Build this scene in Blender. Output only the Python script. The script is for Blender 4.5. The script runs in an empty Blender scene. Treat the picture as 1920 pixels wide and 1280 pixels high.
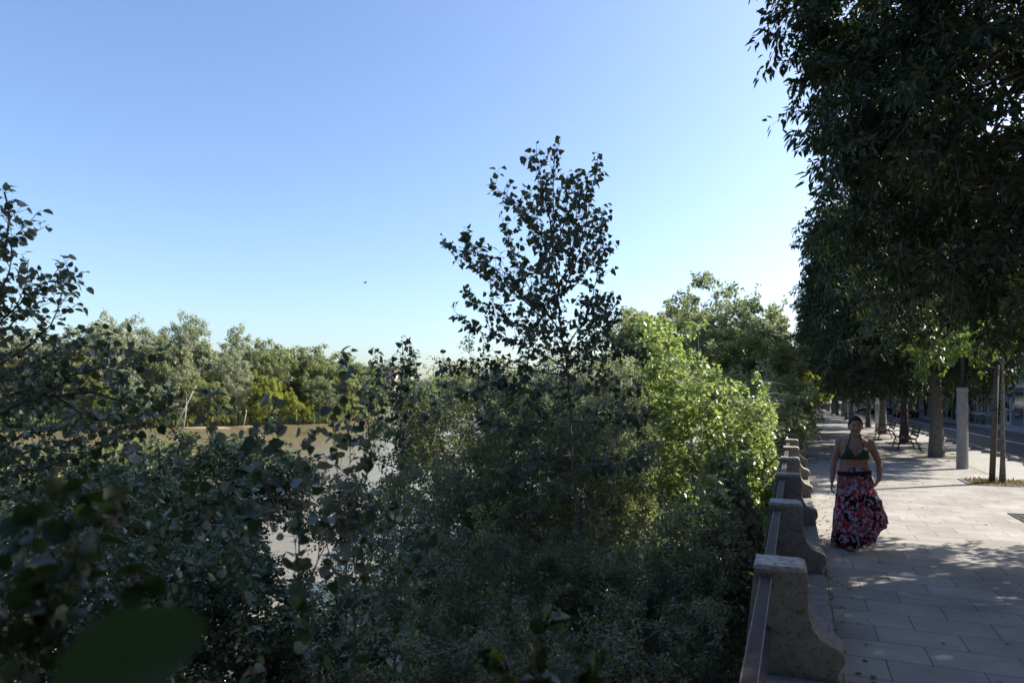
import bpy, bmesh, math, random
import numpy as np

sc = bpy.context.scene
COL = sc.collection
R = math.radians
H = 1.9                       # camera height above the promenade
TH = R(22.57)                 # angle between the view axis and the promenade
CS, SN = math.cos(TH), math.sin(TH)
VX, VY = 960.0, 744.0         # column of the view axis, row of the horizon (1920 px photograph)
F = 1280.0


def P(px, py, D):
    """point at depth D (metres along the view axis) seen at photograph pixel px,py"""
    xc = (px - VX) / F * D
    return np.array([xc * CS - D * SN, D * CS + xc * SN, H - (py - VY) / F * D])


def G(px, py, z=0.0):
    D = F * (H - z) / (py - VY)
    return P(px, py, D)


# ------------------------------------------------------------------ naming
def tag(o, label=None, cat=None, group=None, kind=None):
    if label: o['label'] = label
    if cat: o['category'] = cat
    if group: o['group'] = group
    if kind: o['kind'] = kind
    return o


def empty(name, loc=(0, 0, 0), rz=0.0, label=None, cat=None, group=None):
    o = bpy.data.objects.new(name, None)
    o.empty_display_size = 0.2
    COL.objects.link(o)
    o.location = loc
    o.rotation_euler = (0, 0, rz)
    return tag(o, label, cat, group)


def copy_tree(o, parent=None):
    c = o.copy()
    COL.objects.link(c)
    c.parent = parent
    for ch in [x for x in bpy.data.objects if x.parent == o]:
        copy_tree(ch, c)
    return c


ORD = ['first', 'second', 'third', 'fourth', 'fifth', 'sixth', 'seventh', 'eighth', 'ninth', 'tenth', 'eleventh',
       'twelfth', 'thirteenth', 'fourteenth', 'fifteenth', 'sixteenth', 'seventeenth', 'eighteenth', 'nineteenth',
       'twentieth', 'twenty-first', 'twenty-second', 'twenty-third', 'twenty-fourth', 'twenty-fifth', 'twenty-sixth',
       'twenty-seventh', 'twenty-eighth', 'twenty-ninth', 'thirtieth', 'thirty-first', 'thirty-second']


# ------------------------------------------------------------------ mesh helpers
def link(name, me, mat=None, parent=None):
    o = bpy.data.objects.new(name, me)
    if mat is not None: me.materials.append(mat)
    COL.objects.link(o)
    o.parent = parent
    return o


def np_mesh(name, V, Fq, smooth=False):
    """V (n,3), Fq list of arrays (m,k)"""
    me = bpy.data.meshes.new(name)
    V = np.asarray(V, dtype=np.float32)
    if not isinstance(Fq, list): Fq = [Fq]
    Fq = [np.asarray(f, dtype=np.int32) for f in Fq if len(f)]
    tot = np.concatenate([np.full(len(f), f.shape[1], dtype=np.int32) for f in Fq])
    loops = np.concatenate([f.ravel() for f in Fq])
    st = np.concatenate([[0], np.cumsum(tot)[:-1]]).astype(np.int32)
    me.vertices.add(len(V)); me.vertices.foreach_set('co', V.ravel())
    me.loops.add(len(loops)); me.loops.foreach_set('vertex_index', loops)
    me.polygons.add(len(tot)); me.polygons.foreach_set('loop_start', st)
    me.polygons.foreach_set('loop_total', tot)
    if smooth: me.polygons.foreach_set('use_smooth', np.ones(len(tot), dtype=bool))
    me.update(calc_edges=True)
    return me


class MB:
    """collects shapes into one mesh"""
    def __init__(s): s.bm = bmesh.new()

    def box(s, c, d, rz=0.0, bev=0.0, taper=1.0):
        m = bmesh.ops.create_cube(s.bm, size=1.0)['verts']
        ca, sa = math.cos(rz), math.sin(rz)
        for v in m:
            t = taper if v.co.z > 0 else 1.0
            x, y, z = v.co.x * d[0] * t, v.co.y * d[1] * t, v.co.z * d[2]
            v.co = (c[0] + x * ca - y * sa, c[1] + x * sa + y * ca, c[2] + z)
        if bev:
            es = list({e for v in m for e in v.link_edges})
            bmesh.ops.bevel(s.bm, geom=es, offset=bev, segments=2, profile=.6, affect='EDGES')
        return s

    def rod(s, a, b, r0, r1=None, n=8, cap=True):
        if r1 is None: r1 = r0
        tube_bm(s.bm, [a, b], [r0, r1], n, cap)
        return s

    def path(s, pts, rad, n=8):
        if not hasattr(rad, '__len__'): rad = [rad] * len(pts)
        tube_bm(s.bm, pts, rad, n, True)
        return s

    def prism(s, outline, axis, a, b):
        """extrude a 2D outline along 'x' or 'y' or 'z' from a to b"""
        def mk(u, v, w):
            return {'x': (w, u, v), 'y': (u, w, v), 'z': (u, v, w)}[axis]
        A = [s.bm.verts.new(mk(u, v, a)) for u, v in outline]
        B = [s.bm.verts.new(mk(u, v, b)) for u, v in outline]
        n = len(A)
        for i in range(n):
            s.bm.faces.new((A[i], A[(i + 1) % n], B[(i + 1) % n], B[i]))
        s.bm.faces.new(A[::-1]); s.bm.faces.new(B)
        return s

    def ball(s, c, r, seg=16, rings=10):
        m = bmesh.ops.create_uvsphere(s.bm, u_segments=seg, v_segments=rings, radius=1.0)['verts']
        if not hasattr(r, '__len__'): r = (r, r, r)
        for v in m: v.co = (c[0] + v.co.x * r[0], c[1] + v.co.y * r[1], c[2] + v.co.z * r[2])
        return s

    def build(s, name, mat, parent=None, smooth=False, bev=0.0):
        bmesh.ops.recalc_face_normals(s.bm, faces=s.bm.faces)
        me = bpy.data.meshes.new(name)
        s.bm.to_mesh(me); s.bm.free()
        if smooth:
            me.polygons.foreach_set('use_smooth', np.ones(len(me.polygons), dtype=bool))
        o = link(name, me, mat, parent)
        if bev:
            b = o.modifiers.new('bevel', 'BEVEL'); b.width = bev; b.segments = 2; b.limit_method = 'ANGLE'
        return o


def frame(t):
    t = t / (np.linalg.norm(t) + 1e-9)
    a = np.array([0, 0, 1.0]) if abs(t[2]) < .9 else np.array([1.0, 0, 0])
    u = np.cross(a, t); u /= np.linalg.norm(u)
    return u, np.cross(t, u)


def tube_bm(bm, pts, rad, n=8, cap=True):
    pts = [np.array(p, dtype=float) for p in pts]
    rings = []
    u0 = None
    for i, p in enumerate(pts):
        t = pts[min(i + 1, len(pts) - 1)] - pts[max(i - 1, 0)]
        t /= (np.linalg.norm(t) + 1e-9)
        if u0 is None: u, v = frame(t)
        else:
            u = u0 - t * np.dot(u0, t); u /= (np.linalg.norm(u) + 1e-9); v = np.cross(t, u)
        u0 = u
        rings.append([bm.verts.new(p + rad[i] * (math.cos(6.28318 * k / n) * u + math.sin(6.28318 * k / n) * v)) for k in range(n)])
    for A, B in zip(rings[:-1], rings[1:]):
        for k in range(n):
            bm.faces.new((A[k], A[(k + 1) % n], B[(k + 1) % n], B[k]))
    if cap:
        bm.faces.new(rings[0][::-1]); bm.faces.new(rings[-1])


def tubes_np(lines, n=6):
    """lines: list of (pts (k,3), radii (k)) -> V, F"""
    Vs, Fs = [], []; off = 0
    ang = np.arange(n) * 2 * np.pi / n
    ca, sa = np.cos(ang), np.sin(ang)
    for pts, rad in lines:
        pts = np.asarray(pts, float); rad = np.asarray(rad, float)
        k = len(pts)
        t = np.gradient(pts, axis=0)
        t /= np.linalg.norm(t, axis=1, keepdims=True) + 1e-9
        a = np.array([1.0, 0.13, 0.07]) if abs(t[0, 2]) > .8 else np.array([0.05, 0.1, 1.0])
        u = np.cross(a, t); u /= np.linalg.norm(u, axis=1, keepdims=True) + 1e-9
        v = np.cross(t, u)
        ring = pts[:, None] + rad[:, None, None] * (ca[None, :, None] * u[:, None] + sa[None, :, None] * v[:, None])
        Vs.append(ring.reshape(-1, 3))
        i = np.arange(k - 1)[:, None] * n; j = np.arange(n)[None]
        j2 = (j + 1) % n
        Fs.append(np.stack([i + j, i + j2, i + n + j2, i + n + j], -1).reshape(-1, 4) + off)
        off += k * n
    return np.concatenate(Vs), np.concatenate(Fs)


def unit(v): return v / np.maximum(np.linalg.norm(v, axis=-1, keepdims=True), 1e-9)


# leaf outlines: (width, length, lift)
def hexleaf(w1, y1, w2, y2, fold=.06, droop=.1):
    V = np.array([[0, 0, 0], [0, 1, -droop], [-w1, y1, fold], [-w2, y2, fold - droop * .5], [w1, y1, fold], [w2, y2, fold - droop * .5]])
    return V, np.array([[0, 4, 5, 1], [0, 1, 3, 2]])


def bigleaf(o, fold=.07, droop=.15):
    V = [[0, 0, 0], [0, .36, 0], [0, .7, -droop * .4], [0, 1, -droop]]
    for s in (1, -1):
        for (w, y) in o: V.append([s * w, y, fold * w * 2 - droop * y * y])
    Fq = []
    for q, s in ((4, 1), (8, -1)):
        for f in ([0, q, q + 1, 1], [1, q + 1, q + 2, 2], [2, q + 2, q + 3, 3]):
            Fq.append(f if s > 0 else f[::-1])
    return np.array(V, float), np.array(Fq)


LEAF = {
    'oval': hexleaf(.36, .32, .27, .72),
    'elm': hexleaf(.27, .35, .2, .7),
    'lance': hexleaf(.2, .3, .13, .68, .05, .25),
    'willow': hexleaf(.13, .3, .1, .7, .02, .15),
    'round': bigleaf([(.26, -.03), (.48, .26), (.40, .62), (.17, .88)], .15, .22),
    'lobed': bigleaf([(.30, .03), (.47, .26), (.34, .52), (.20, .78)], .17, .25),
}


def leaves_np(pos, axis, nrm, size, kind):
    T, Fq = LEAF[kind]
    y = unit(axis); x = unit(np.cross(y, nrm)); z = np.cross(x, y)
    V = pos[:, None] + size[:, None, None] * (T[None, :, 0, None] * x[:, None] + T[None, :, 1, None] * y[:, None] + T[None, :, 2, None] * z[:, None])
    n, k = len(pos), len(T)
    Fa = (Fq[None] + (np.arange(n) * k)[:, None, None]).reshape(-1, 4)
    return V.reshape(-1, 3), Fa


# ------------------------------------------------------------------ materials
def newmat(name):
    m = bpy.data.materials.new(name); m.use_nodes = True
    nt = m.node_tree; nt.nodes.clear()
    return m, nt, nt.nodes.new('ShaderNodeOutputMaterial')


def N(nt, t, **kw):
    n = nt.nodes.new(t)
    for k, v in kw.items():
        if hasattr(n, k) and k not in n.inputs: setattr(n, k, v)
        else: n.inputs[k].default_value = v
    return n


def c4(c): return (c[0], c[1], c[2], 1.0)


def surf(name, c1, c2, scale=8.0, rough=.8, bump=.15, bscale=None, metal=0.0, spec=.4, detail=6, extra=None, dist=.02):
    """two-tone noise surface with bump"""
    m, nt, out = newmat(name)
    tc = N(nt, 'ShaderNodeTexCoord')
    no = N(nt, 'ShaderNodeTexNoise'); no.inputs['Scale'].default_value = scale; no.inputs['Detail'].default_value = detail
    no.inputs['Roughness'].default_value = .65
    nt.links.new(tc.outputs['Object'], no.inputs['Vector'])
    cr = N(nt, 'ShaderNodeValToRGB')
    cr.color_ramp.elements[0].position = .35; cr.color_ramp.elements[0].color = c4(c1)
    cr.color_ramp.elements[1].position = .65; cr.color_ramp.elements[1].color = c4(c2)
    nt.links.new(no.outputs['Fac'], cr.inputs['Fac'])
    b = N(nt, 'ShaderNodeBsdfPrincipled'); b.inputs['Roughness'].default_value = rough
    b.inputs['Metallic'].default_value = metal; b.inputs['Specular IOR Level'].default_value = spec
    nt.links.new(cr.outputs['Color'], b.inputs['Base Color'])
    if bump:
        n2 = N(nt, 'ShaderNodeTexNoise'); n2.inputs['Scale'].default_value = bscale or scale * 5; n2.inputs['Detail'].default_value = 5
        nt.links.new(tc.outputs['Object'], n2.inputs['Vector'])
        bp = N(nt, 'ShaderNodeBump'); bp.inputs['Strength'].default_value = bump; bp.inputs['Distance'].default_value = dist
        nt.links.new(n2.outputs['Fac'], bp.inputs['Height']); nt.links.new(bp.outputs['Normal'], b.inputs['Normal'])
    nt.links.new(b.outputs['BSDF'], out.inputs['Surface'])
    if extra: extra(nt, tc, cr, b)
    return m


def leaf_mat(name, a, b_, under, trans=.3, rough=.45, tcol=None, spec=.4, yellow=None):
    m, nt, out = newmat(name)
    geo = N(nt, 'ShaderNodeNewGeometry')
    cr = N(nt, 'ShaderNodeValToRGB')
    e = cr.color_ramp.elements
    e[0].position = 0; e[0].color = c4(a); e[1].position = .93; e[1].color = c4(b_)
    if yellow:
        x = e.new(.985); x.color = c4(yellow)
    nt.links.new(geo.outputs['Random Per Island'], cr.inputs['Fac'])
    mx = N(nt, 'ShaderNodeMixRGB')
    nt.links.new(geo.outputs['Backfacing'], mx.inputs['Fac'])
    nt.links.new(cr.outputs['Color'], mx.inputs['Color1'])
    mx.inputs['Color2'].default_value = c4(under)
    p = N(nt, 'ShaderNodeBsdfPrincipled'); p.inputs['Roughness'].default_value = rough
    p.inputs['Specular IOR Level'].default_value = spec
    nt.links.new(mx.outputs['Color'], p.inputs['Base Color'])
    t = N(nt, 'ShaderNodeBsdfTranslucent')
    t.inputs['Color'].default_value = c4(tcol or (b_[0] * 2.2, b_[1] * 2.2, b_[2] * 1.2))
    ms = N(nt, 'ShaderNodeMixShader'); ms.inputs['Fac'].default_value = trans
    nt.links.new(p.outputs['BSDF'], ms.inputs[1]); nt.links.new(t.outputs['BSDF'], ms.inputs[2])
    nt.links.new(ms.outputs['Shader'], out.inputs['Surface'])
    return m


def paving_mat():
    m, nt, out = newmat('paving')
    tc = N(nt, 'ShaderNodeTexCoord')
    br = N(nt, 'ShaderNodeTexBrick'); br.offset = .5
    br.inputs['Scale'].default_value = 1.0; br.inputs['Brick Width'].default_value = .6; br.inputs['Row Height'].default_value = .4
    br.inputs['Mortar Size'].default_value = .0045; br.inputs['Mortar Smooth'].default_value = .15; br.inputs['Bias'].default_value = 0
    br.inputs['Color1'].default_value = c4((.32, .303, .275)); br.inputs['Color2'].default_value = c4((.41, .39, .355))
    br.inputs['Mortar'].default_value = c4((.12, .108, .095))
    nt.links.new(tc.outputs['Object'], br.inputs['Vector'])
    n1 = N(nt, 'ShaderNodeTexNoise'); n1.inputs['Scale'].default_value = .9; n1.inputs['Detail'].default_value = 7; n1.inputs['Roughness'].default_value = .7
    nt.links.new(tc.outputs['Object'], n1.inputs['Vector'])
    r1 = N(nt, 'ShaderNodeValToRGB'); r1.color_ramp.elements[0].position = .3; r1.color_ramp.elements[0].color = c4((.62, .6, .58))
    r1.color_ramp.elements[1].position = .62; r1.color_ramp.elements[1].color = c4((1, 1, 1))
    nt.links.new(n1.outputs['Fac'], r1.inputs['Fac'])
    mul = N(nt, 'ShaderNodeMixRGB', blend_type='MULTIPLY'); mul.inputs['Fac'].default_value = 1
    nt.links.new(br.outputs['Color'], mul.inputs['Color1']); nt.links.new(r1.outputs['Color'], mul.inputs['Color2'])
    # small dark spots of dirt and gum
    vo = N(nt, 'ShaderNodeTexVoronoi'); vo.inputs['Scale'].default_value = 2.6
    nt.links.new(tc.outputs['Object'], vo.inputs['Vector'])
    r2 = N(nt, 'ShaderNodeValToRGB'); r2.color_ramp.elements[0].position = .03; r2.color_ramp.elements[0].color = c4((.42, .4, .38))
    r2.color_ramp.elements[1].position = .075; r2.color_ramp.elements[1].color = c4((1, 1, 1))
    nt.links.new(vo.outputs['Distance'], r2.inputs['Fac'])
    mul2 = N(nt, 'ShaderNodeMixRGB', blend_type='MULTIPLY'); mul2.inputs['Fac'].default_value = .8
    nt.links.new(mul.outputs['Color'], mul2.inputs['Color1']); nt.links.new(r2.outputs['Color'], mul2.inputs['Color2'])
    # grain
    n3 = N(nt, 'ShaderNodeTexNoise'); n3.inputs['Scale'].default_value = 90; n3.inputs['Detail'].default_value = 3
    nt.links.new(tc.outputs['Object'], n3.inputs['Vector'])
    b = N(nt, 'ShaderNodeBsdfPrincipled'); b.inputs['Roughness'].default_value = .8; b.inputs['Specular IOR Level'].default_value = .3
    nt.links.new(mul2.outputs['Color'], b.inputs['Base Color'])
    inv = N(nt, 'ShaderNodeMath', operation='MULTIPLY_ADD'); inv.inputs[1].default_value = -1.0; inv.inputs[2].default_value = 1
    nt.links.new(br.outputs['Fac'], inv.inputs[0])
    ad = N(nt, 'ShaderNodeMath', operation='MULTIPLY_ADD'); ad.inputs[1].default_value = .12
    nt.links.new(n3.outputs['Fac'], ad.inputs[0]); nt.links.new(inv.outputs[0], ad.inputs[2])
    bp = N(nt, 'ShaderNodeBump'); bp.inputs['Strength'].default_value = .5; bp.inputs['Distance'].default_value = .008
    nt.links.new(ad.outputs[0], bp.inputs['Height']); nt.links.new(bp.outputs['Normal'], b.inputs['Normal'])
    nt.links.new(b.outputs['BSDF'], out.inputs['Surface'])
    return m


def water_mat():
    m, nt, out = newmat('river_water')
    tc = N(nt, 'ShaderNodeTexCoord')
    mp = N(nt, 'ShaderNodeMapping'); mp.inputs['Scale'].default_value = (1, .45, 1); mp.inputs['Rotation'].default_value = (0, 0, .5)
    nt.links.new(tc.outputs['Object'], mp.inputs['Vector'])
    n1 = N(nt, 'ShaderNodeTexNoise'); n1.inputs['Scale'].default_value = 1.6; n1.inputs['Detail'].default_value = 5; n1.inputs['Roughness'].default_value = .6
    nt.links.new(mp.outputs['Vector'], n1.inputs['Vector'])
    bp = N(nt, 'ShaderNodeBump'); bp.inputs['Strength'].default_value = .5; bp.inputs['Distance'].default_value = .12
    nt.links.new(n1.outputs['Fac'], bp.inputs['Height'])
    n2 = N(nt, 'ShaderNodeTexNoise'); n2.inputs['Scale'].default_value = .05; n2.inputs['Detail'].default_value = 4
    nt.links.new(tc.outputs['Object'], n2.inputs['Vector'])
    cr = N(nt, 'ShaderNodeValToRGB'); cr.color_ramp.elements[0].position = .35; cr.color_ramp.elements[0].color = c4((.185, .145, .08))
    cr.color_ramp.elements[1].position = .65; cr.color_ramp.elements[1].color = c4((.235, .185, .105))
    nt.links.new(n2.outputs['Fac'], cr.inputs['Fac'])
    b = N(nt, 'ShaderNodeBsdfPrincipled'); b.inputs['Roughness'].default_value = .16; b.inputs['IOR'].default_value = 1.33
    b.inputs['Specular IOR Level'].default_value = .5
    nt.links.new(cr.outputs['Color'], b.inputs['Base Color']); nt.links.new(bp.outputs['Normal'], b.inputs['Normal'])
    nt.links.new(b.outputs['BSDF'], out.inputs['Surface'])
    return m


def skirt_mat():
    m, nt, out = newmat('floral_cotton')
    tc = N(nt, 'ShaderNodeTexCoord')
    ns = N(nt, 'ShaderNodeTexNoise'); ns.inputs['Scale'].default_value = 14
    nt.links.new(tc.outputs['Object'], ns.inputs['Vector'])
    mv = N(nt, 'ShaderNodeVectorMath', operation='MULTIPLY_ADD'); mv.inputs[1].default_value = (.05, .05, .05)
    nt.links.new(ns.outputs['Color'], mv.inputs[0]); nt.links.new(tc.outputs['Object'], mv.inputs[2])
    mp = N(nt, 'ShaderNodeMapping'); mp.inputs['Scale'].default_value = (1, 1, .8)
    nt.links.new(mv.outputs[0], mp.inputs['Vector'])
    v = N(nt, 'ShaderNodeTexVoronoi'); v.inputs['Scale'].default_value = 31
    nt.links.new(mp.outputs['Vector'], v.inputs['Vector'])
    sp = N(nt, 'ShaderNodeSeparateColor'); nt.links.new(v.outputs['Color'], sp.inputs[0])
    cr = N(nt, 'ShaderNodeValToRGB'); cr.color_ramp.interpolation = 'CONSTANT'
    cols = [(0, (.012, .010, .018)), (.24, (.25, .022, .04)), (.40, (.42, .12, .17)), (.52, (.42, .40, .46)), (.70, (.19, .23, .33)),
            (.80, (.04, .06, .06)), (.88, (.42, .07, .08))]
    e = cr.color_ramp.elements
    e[0].position = 0; e[0].color = c4(cols[0][1]); e[1].position = cols[1][0]; e[1].color = c4(cols[1][1])
    for p_, c_ in cols[2:]:
        x = e.new(p_); x.color = c4(c_)
    # flowers come in bands: mix large noise with the cell colour
    n2 = N(nt, 'ShaderNodeTexNoise'); n2.inputs['Scale'].default_value = 7
    nt.links.new(tc.outputs['Object'], n2.inputs['Vector'])
    ma = N(nt, 'ShaderNodeMath', operation='MULTIPLY_ADD'); ma.inputs[1].default_value = 1.6; ma.inputs[2].default_value = -.8
    nt.links.new(n2.outputs['Fac'], ma.inputs[0])
    m2 = N(nt, 'ShaderNodeMath', operation='ADD', use_clamp=True)
    nt.links.new(ma.outputs[0], m2.inputs[0]); nt.links.new(sp.outputs[0], m2.inputs[1])
    sx = N(nt, 'ShaderNodeSeparateXYZ'); nt.links.new(tc.outputs['Object'], sx.inputs[0])
    zr = N(nt, 'ShaderNodeValToRGB'); zr.color_ramp.interpolation = 'CONSTANT'
    ez = zr.color_ramp.elements; ez[0].position = 0; ez[0].color = (.30,) * 3 + (1,); ez[1].position = .172; ez[1].color = (.68,) * 3 + (1,)
    for p_, v_ in ((.477, .38), (.678, .68), (.90, .40)):
        x = ez.new(p_); x.color = (v_,) * 3 + (1,)
    nt.links.new(sx.outputs[2], zr.inputs['Fac'])
    m3 = N(nt, 'ShaderNodeMath', operation='MULTIPLY_ADD'); m3.inputs[1].default_value = 1.0; m3.inputs[2].default_value = -.48
    nt.links.new(zr.outputs['Color'], m3.inputs[0])
    m4 = N(nt, 'ShaderNodeMath', operation='ADD', use_clamp=True)
    nt.links.new(m2.outputs[0], m4.inputs[0]); nt.links.new(m3.outputs[0], m4.inputs[1])
    nt.links.new(m4.outputs[0], cr.inputs['Fac'])
    b = N(nt, 'ShaderNodeBsdfPrincipled'); b.inputs['Roughness'].default_value = .85
    b.inputs['Specular IOR Level'].default_value = .15
    nt.links.new(cr.outputs['Color'], b.inputs['Base Color'])
    nt.links.new(b.outputs['BSDF'], out.inputs['Surface'])
    return m


def stone_extra(nt, tc, cr, b):
    """dark lichen specks on cast stone"""
    v = N(nt, 'ShaderNodeTexNoise'); v.inputs['Scale'].default_value = 38; v.inputs['Detail'].default_value = 4; v.inputs['Roughness'].default_value = .7
    nt.links.new(tc.outputs['Object'], v.inputs['Vector'])
    r = N(nt, 'ShaderNodeValToRGB'); r.color_ramp.elements[0].position = .36; r.color_ramp.elements[0].color = c4((.3, .28, .26))
    r.color_ramp.elements[1].position = .46; r.color_ramp.elements[1].color = c4((1, 1, 1))
    nt.links.new(v.outputs['Fac'], r.inputs['Fac'])
    mu = N(nt, 'ShaderNodeMixRGB', blend_type='MULTIPLY'); mu.inputs['Fac'].default_value = .75
    nt.links.new(cr.outputs['Color'], mu.inputs['Color1']); nt.links.new(r.outputs['Color'], mu.inputs['Color2'])
    nt.links.new(mu.outputs['Color'], b.inputs['Base Color'])


M = {}
M['paving'] = paving_mat()
M['water'] = water_mat()
M['asphalt'] = surf('asphalt', (.05, .05, .052), (.075, .074, .073), 3, .85, .3, 160)
M['strip'] = surf('brushed_concrete', (.30, .29, .27), (.38, .365, .34), 1.5, .85, .15, 60)
M['kerb'] = surf('kerb_stone', (.24, .23, .215), (.33, .315, .29), 6, .85, .2)
M['stone'] = surf('cast_stone', (.185, .170, .150), (.27, .252, .225), 9, .9, .6, 55, extra=stone_extra, dist=.012)
M['bank'] = surf('bank_earth', (.045, .042, .022), (.10, .085, .045), 1.2, .95, .6, 6, dist=.1)
M['farbank'] = surf('far_bank_scrub', (.05, .065, .025), (.12, .12, .055), .6, .95, .6, 3, dist=.2)
M['sand'] = surf('river_sand', (.24, .18, .12), (.36, .28, .19), 1.2, .9, .3, 10)
def worn_extra(nt, tc, cr, b):
    v = N(nt, 'ShaderNodeTexNoise'); v.inputs['Scale'].default_value = 22; v.inputs['Detail'].default_value = 6; v.inputs['Roughness'].default_value = .75
    nt.links.new(tc.outputs['Object'], v.inputs['Vector'])
    r = N(nt, 'ShaderNodeValToRGB'); r.color_ramp.elements[0].position = .47; r.color_ramp.elements[0].color = c4((1, 1, 1))
    r.color_ramp.elements[1].position = .60; r.color_ramp.elements[1].color = c4((.34, .32, .30))
    nt.links.new(v.outputs['Fac'], r.inputs['Fac'])
    mu = N(nt, 'ShaderNodeMixRGB', blend_type='MULTIPLY'); mu.inputs['Fac'].default_value = .9
    nt.links.new(cr.outputs['Color'], mu.inputs['Color1']); nt.links.new(r.outputs['Color'], mu.inputs['Color2'])
    nt.links.new(mu.outputs['Color'], b.inputs['Base Color'])


M['worn'] = surf('worn_cap_paint', (.42, .40, .37), (.54, .52, .48), 12, .9, .5, 60, extra=worn_extra, dist=.008)
M['rail'] = surf('brown_rail_paint', (.05, .036, .037), (.085, .060, .060), 9, .7, .1, 80, spec=.2)
M['bareedge'] = surf('bare_steel', (.25, .24, .24), (.45, .44, .43), 60, .6, 0, metal=.4)
M['bark'] = surf('grey_bark', (.10, .09, .075), (.21, .195, .165), 14, .9, .9, 40, dist=.02)
M['bark_dark'] = surf('dark_bark', (.06, .05, .04), (.12, .10, .085), 10, .9, .6, 30)
M['twig'] = surf('poplar_twig', (.13, .11, .09), (.22, .2, .17), 20, .8, .2)
M['pale_bark'] = surf('pale_poplar_bark', (.34, .32, .27), (.5, .48, .42), 12, .85, .3)
M['concrete'] = surf('aged_concrete', (.22, .205, .19), (.31, .295, .275), 5, .85, .3, 60)
M['steel'] = surf('galvanised_steel', (.32, .33, .34), (.42, .43, .44), 6, .5, .05, metal=.5)
M['iron'] = surf('dark_cast_iron', (.03, .03, .032), (.055, .052, .05), 18, .5, .2, metal=.3)
M['bronze'] = surf('weathered_slats', (.12, .09, .065), (.2, .155, .115), 20, .6, .1)
M['soil'] = surf('pit_soil', (.09, .075, .045), (.17, .14, .08), 10, .95, .9, 40, dist=.03)
M['whiteband'] = surf('white_road_paint', (.6, .6, .58), (.75, .75, .73), 4, .7, .1)
M['skin'] = surf('skin', (.34, .18, .125), (.39, .215, .15), 9, .5, .03, 60, spec=.35)
M['hair'] = surf('dark_hair', (.018, .012, .01), (.04, .026, .02), 60, .6, .6, 160)
M['lips'] = surf('lips', (.34, .12, .10), (.38, .14, .12), 20, .5, 0)
M['eye'] = surf('eye', (.03, .02, .015), (.05, .035, .025), 20, .2, 0)
M['green_cloth'] = surf('dark_green_cloth', (.022, .05, .034), (.032, .066, .045), 30, .8, .2, 120)
M['sash'] = surf('black_sash', (.012, .011, .014), (.02, .018, .024), 20, .8, .2)
M['skirt'] = skirt_mat()
M['leather'] = surf('sandal_leather', (.12, .07, .04), (.18, .11, .06), 20, .6, .1)
M['glass'] = surf('window_glass', (.03, .04, .05), (.05, .065, .085), 1.5, .08, 0, spec=.8)
M['white_paint'] = surf('white_wall_paint', (.62, .63, .63), (.72, .73, .73), 2, .8, .1)
M['blue_paint'] = surf('blue_grey_wall', (.16, .20, .27), (.21, .25, .33), 2, .8, .1)
M['cream_wall'] = surf('cream_render', (.42, .38, .31), (.52, .47, .39), 1.5, .9, .2)
M['grey_wall'] = surf('grey_render', (.26, .26, .26), (.35, .35, .34), 1.5, .9, .2)
M['pink_wall'] = surf('pinkish_render', (.45, .34, .28), (.54, .42, .35), 1.5, .9, .2)
M['roof_tile'] = surf('clay_roof', (.30, .14, .08), (.42, .21, .13), 4, .9, .4)
M['paper'] = surf('paper', (.7, .7, .68), (.78, .78, .76), 3, .8, 0)
M['car_white'] = surf('white_car_paint', (.68, .68, .68), (.72, .72, .72), 2, .25, 0, spec=.6)
M['car_dark'] = surf('dark_car_paint', (.02, .022, .028), (.03, .032, .04), 2, .2, 0, spec=.6)
M['car_red'] = surf('dark_red_car_paint', (.10, .012, .012), (.13, .018, .016), 2, .25, 0, spec=.6)
M['rubber'] = surf('tyre_rubber', (.018, .018, .018), (.028, .028, .028), 20, .85, .1)
M['lamp_red'] = surf('red_lens', (.3, .01, .01), (.36, .02, .02), 10, .2, 0)
M['lamp_clear'] = surf('clear_lens', (.5, .5, .5), (.6, .6, .6), 10, .15, 0)
M['feather'] = surf('dark_feathers', (.03, .028, .026), (.06, .055, .05), 30, .8, .2)

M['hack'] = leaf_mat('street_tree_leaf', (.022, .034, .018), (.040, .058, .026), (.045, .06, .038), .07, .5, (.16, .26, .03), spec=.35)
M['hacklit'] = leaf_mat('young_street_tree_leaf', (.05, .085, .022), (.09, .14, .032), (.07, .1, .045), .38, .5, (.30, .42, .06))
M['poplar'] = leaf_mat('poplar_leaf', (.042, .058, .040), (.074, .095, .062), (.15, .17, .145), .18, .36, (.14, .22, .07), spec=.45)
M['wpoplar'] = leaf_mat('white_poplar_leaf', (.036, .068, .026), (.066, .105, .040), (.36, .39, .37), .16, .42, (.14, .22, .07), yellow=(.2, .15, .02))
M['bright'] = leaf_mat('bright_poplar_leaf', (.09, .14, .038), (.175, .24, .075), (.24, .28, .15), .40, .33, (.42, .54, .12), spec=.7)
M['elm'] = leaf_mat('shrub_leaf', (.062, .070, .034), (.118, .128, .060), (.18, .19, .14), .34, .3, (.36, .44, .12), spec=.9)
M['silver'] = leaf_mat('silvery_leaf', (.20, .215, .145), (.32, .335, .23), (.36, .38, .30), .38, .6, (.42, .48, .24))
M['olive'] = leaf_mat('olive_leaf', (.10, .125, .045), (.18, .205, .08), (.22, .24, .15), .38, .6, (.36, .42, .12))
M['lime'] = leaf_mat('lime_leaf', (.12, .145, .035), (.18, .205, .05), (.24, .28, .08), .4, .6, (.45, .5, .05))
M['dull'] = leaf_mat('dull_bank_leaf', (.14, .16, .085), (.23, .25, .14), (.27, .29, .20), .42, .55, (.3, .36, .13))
M['reed'] = leaf_mat('reed_blade', (.09, .12, .03), (.2, .2, .07), (.16, .17, .08), .3, .6, (.3, .34, .08))
M['dry'] = leaf_mat('dry_leaf', (.10, .07, .035), (.2, .15, .075), (.16, .12, .07), .2, .8)


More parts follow.
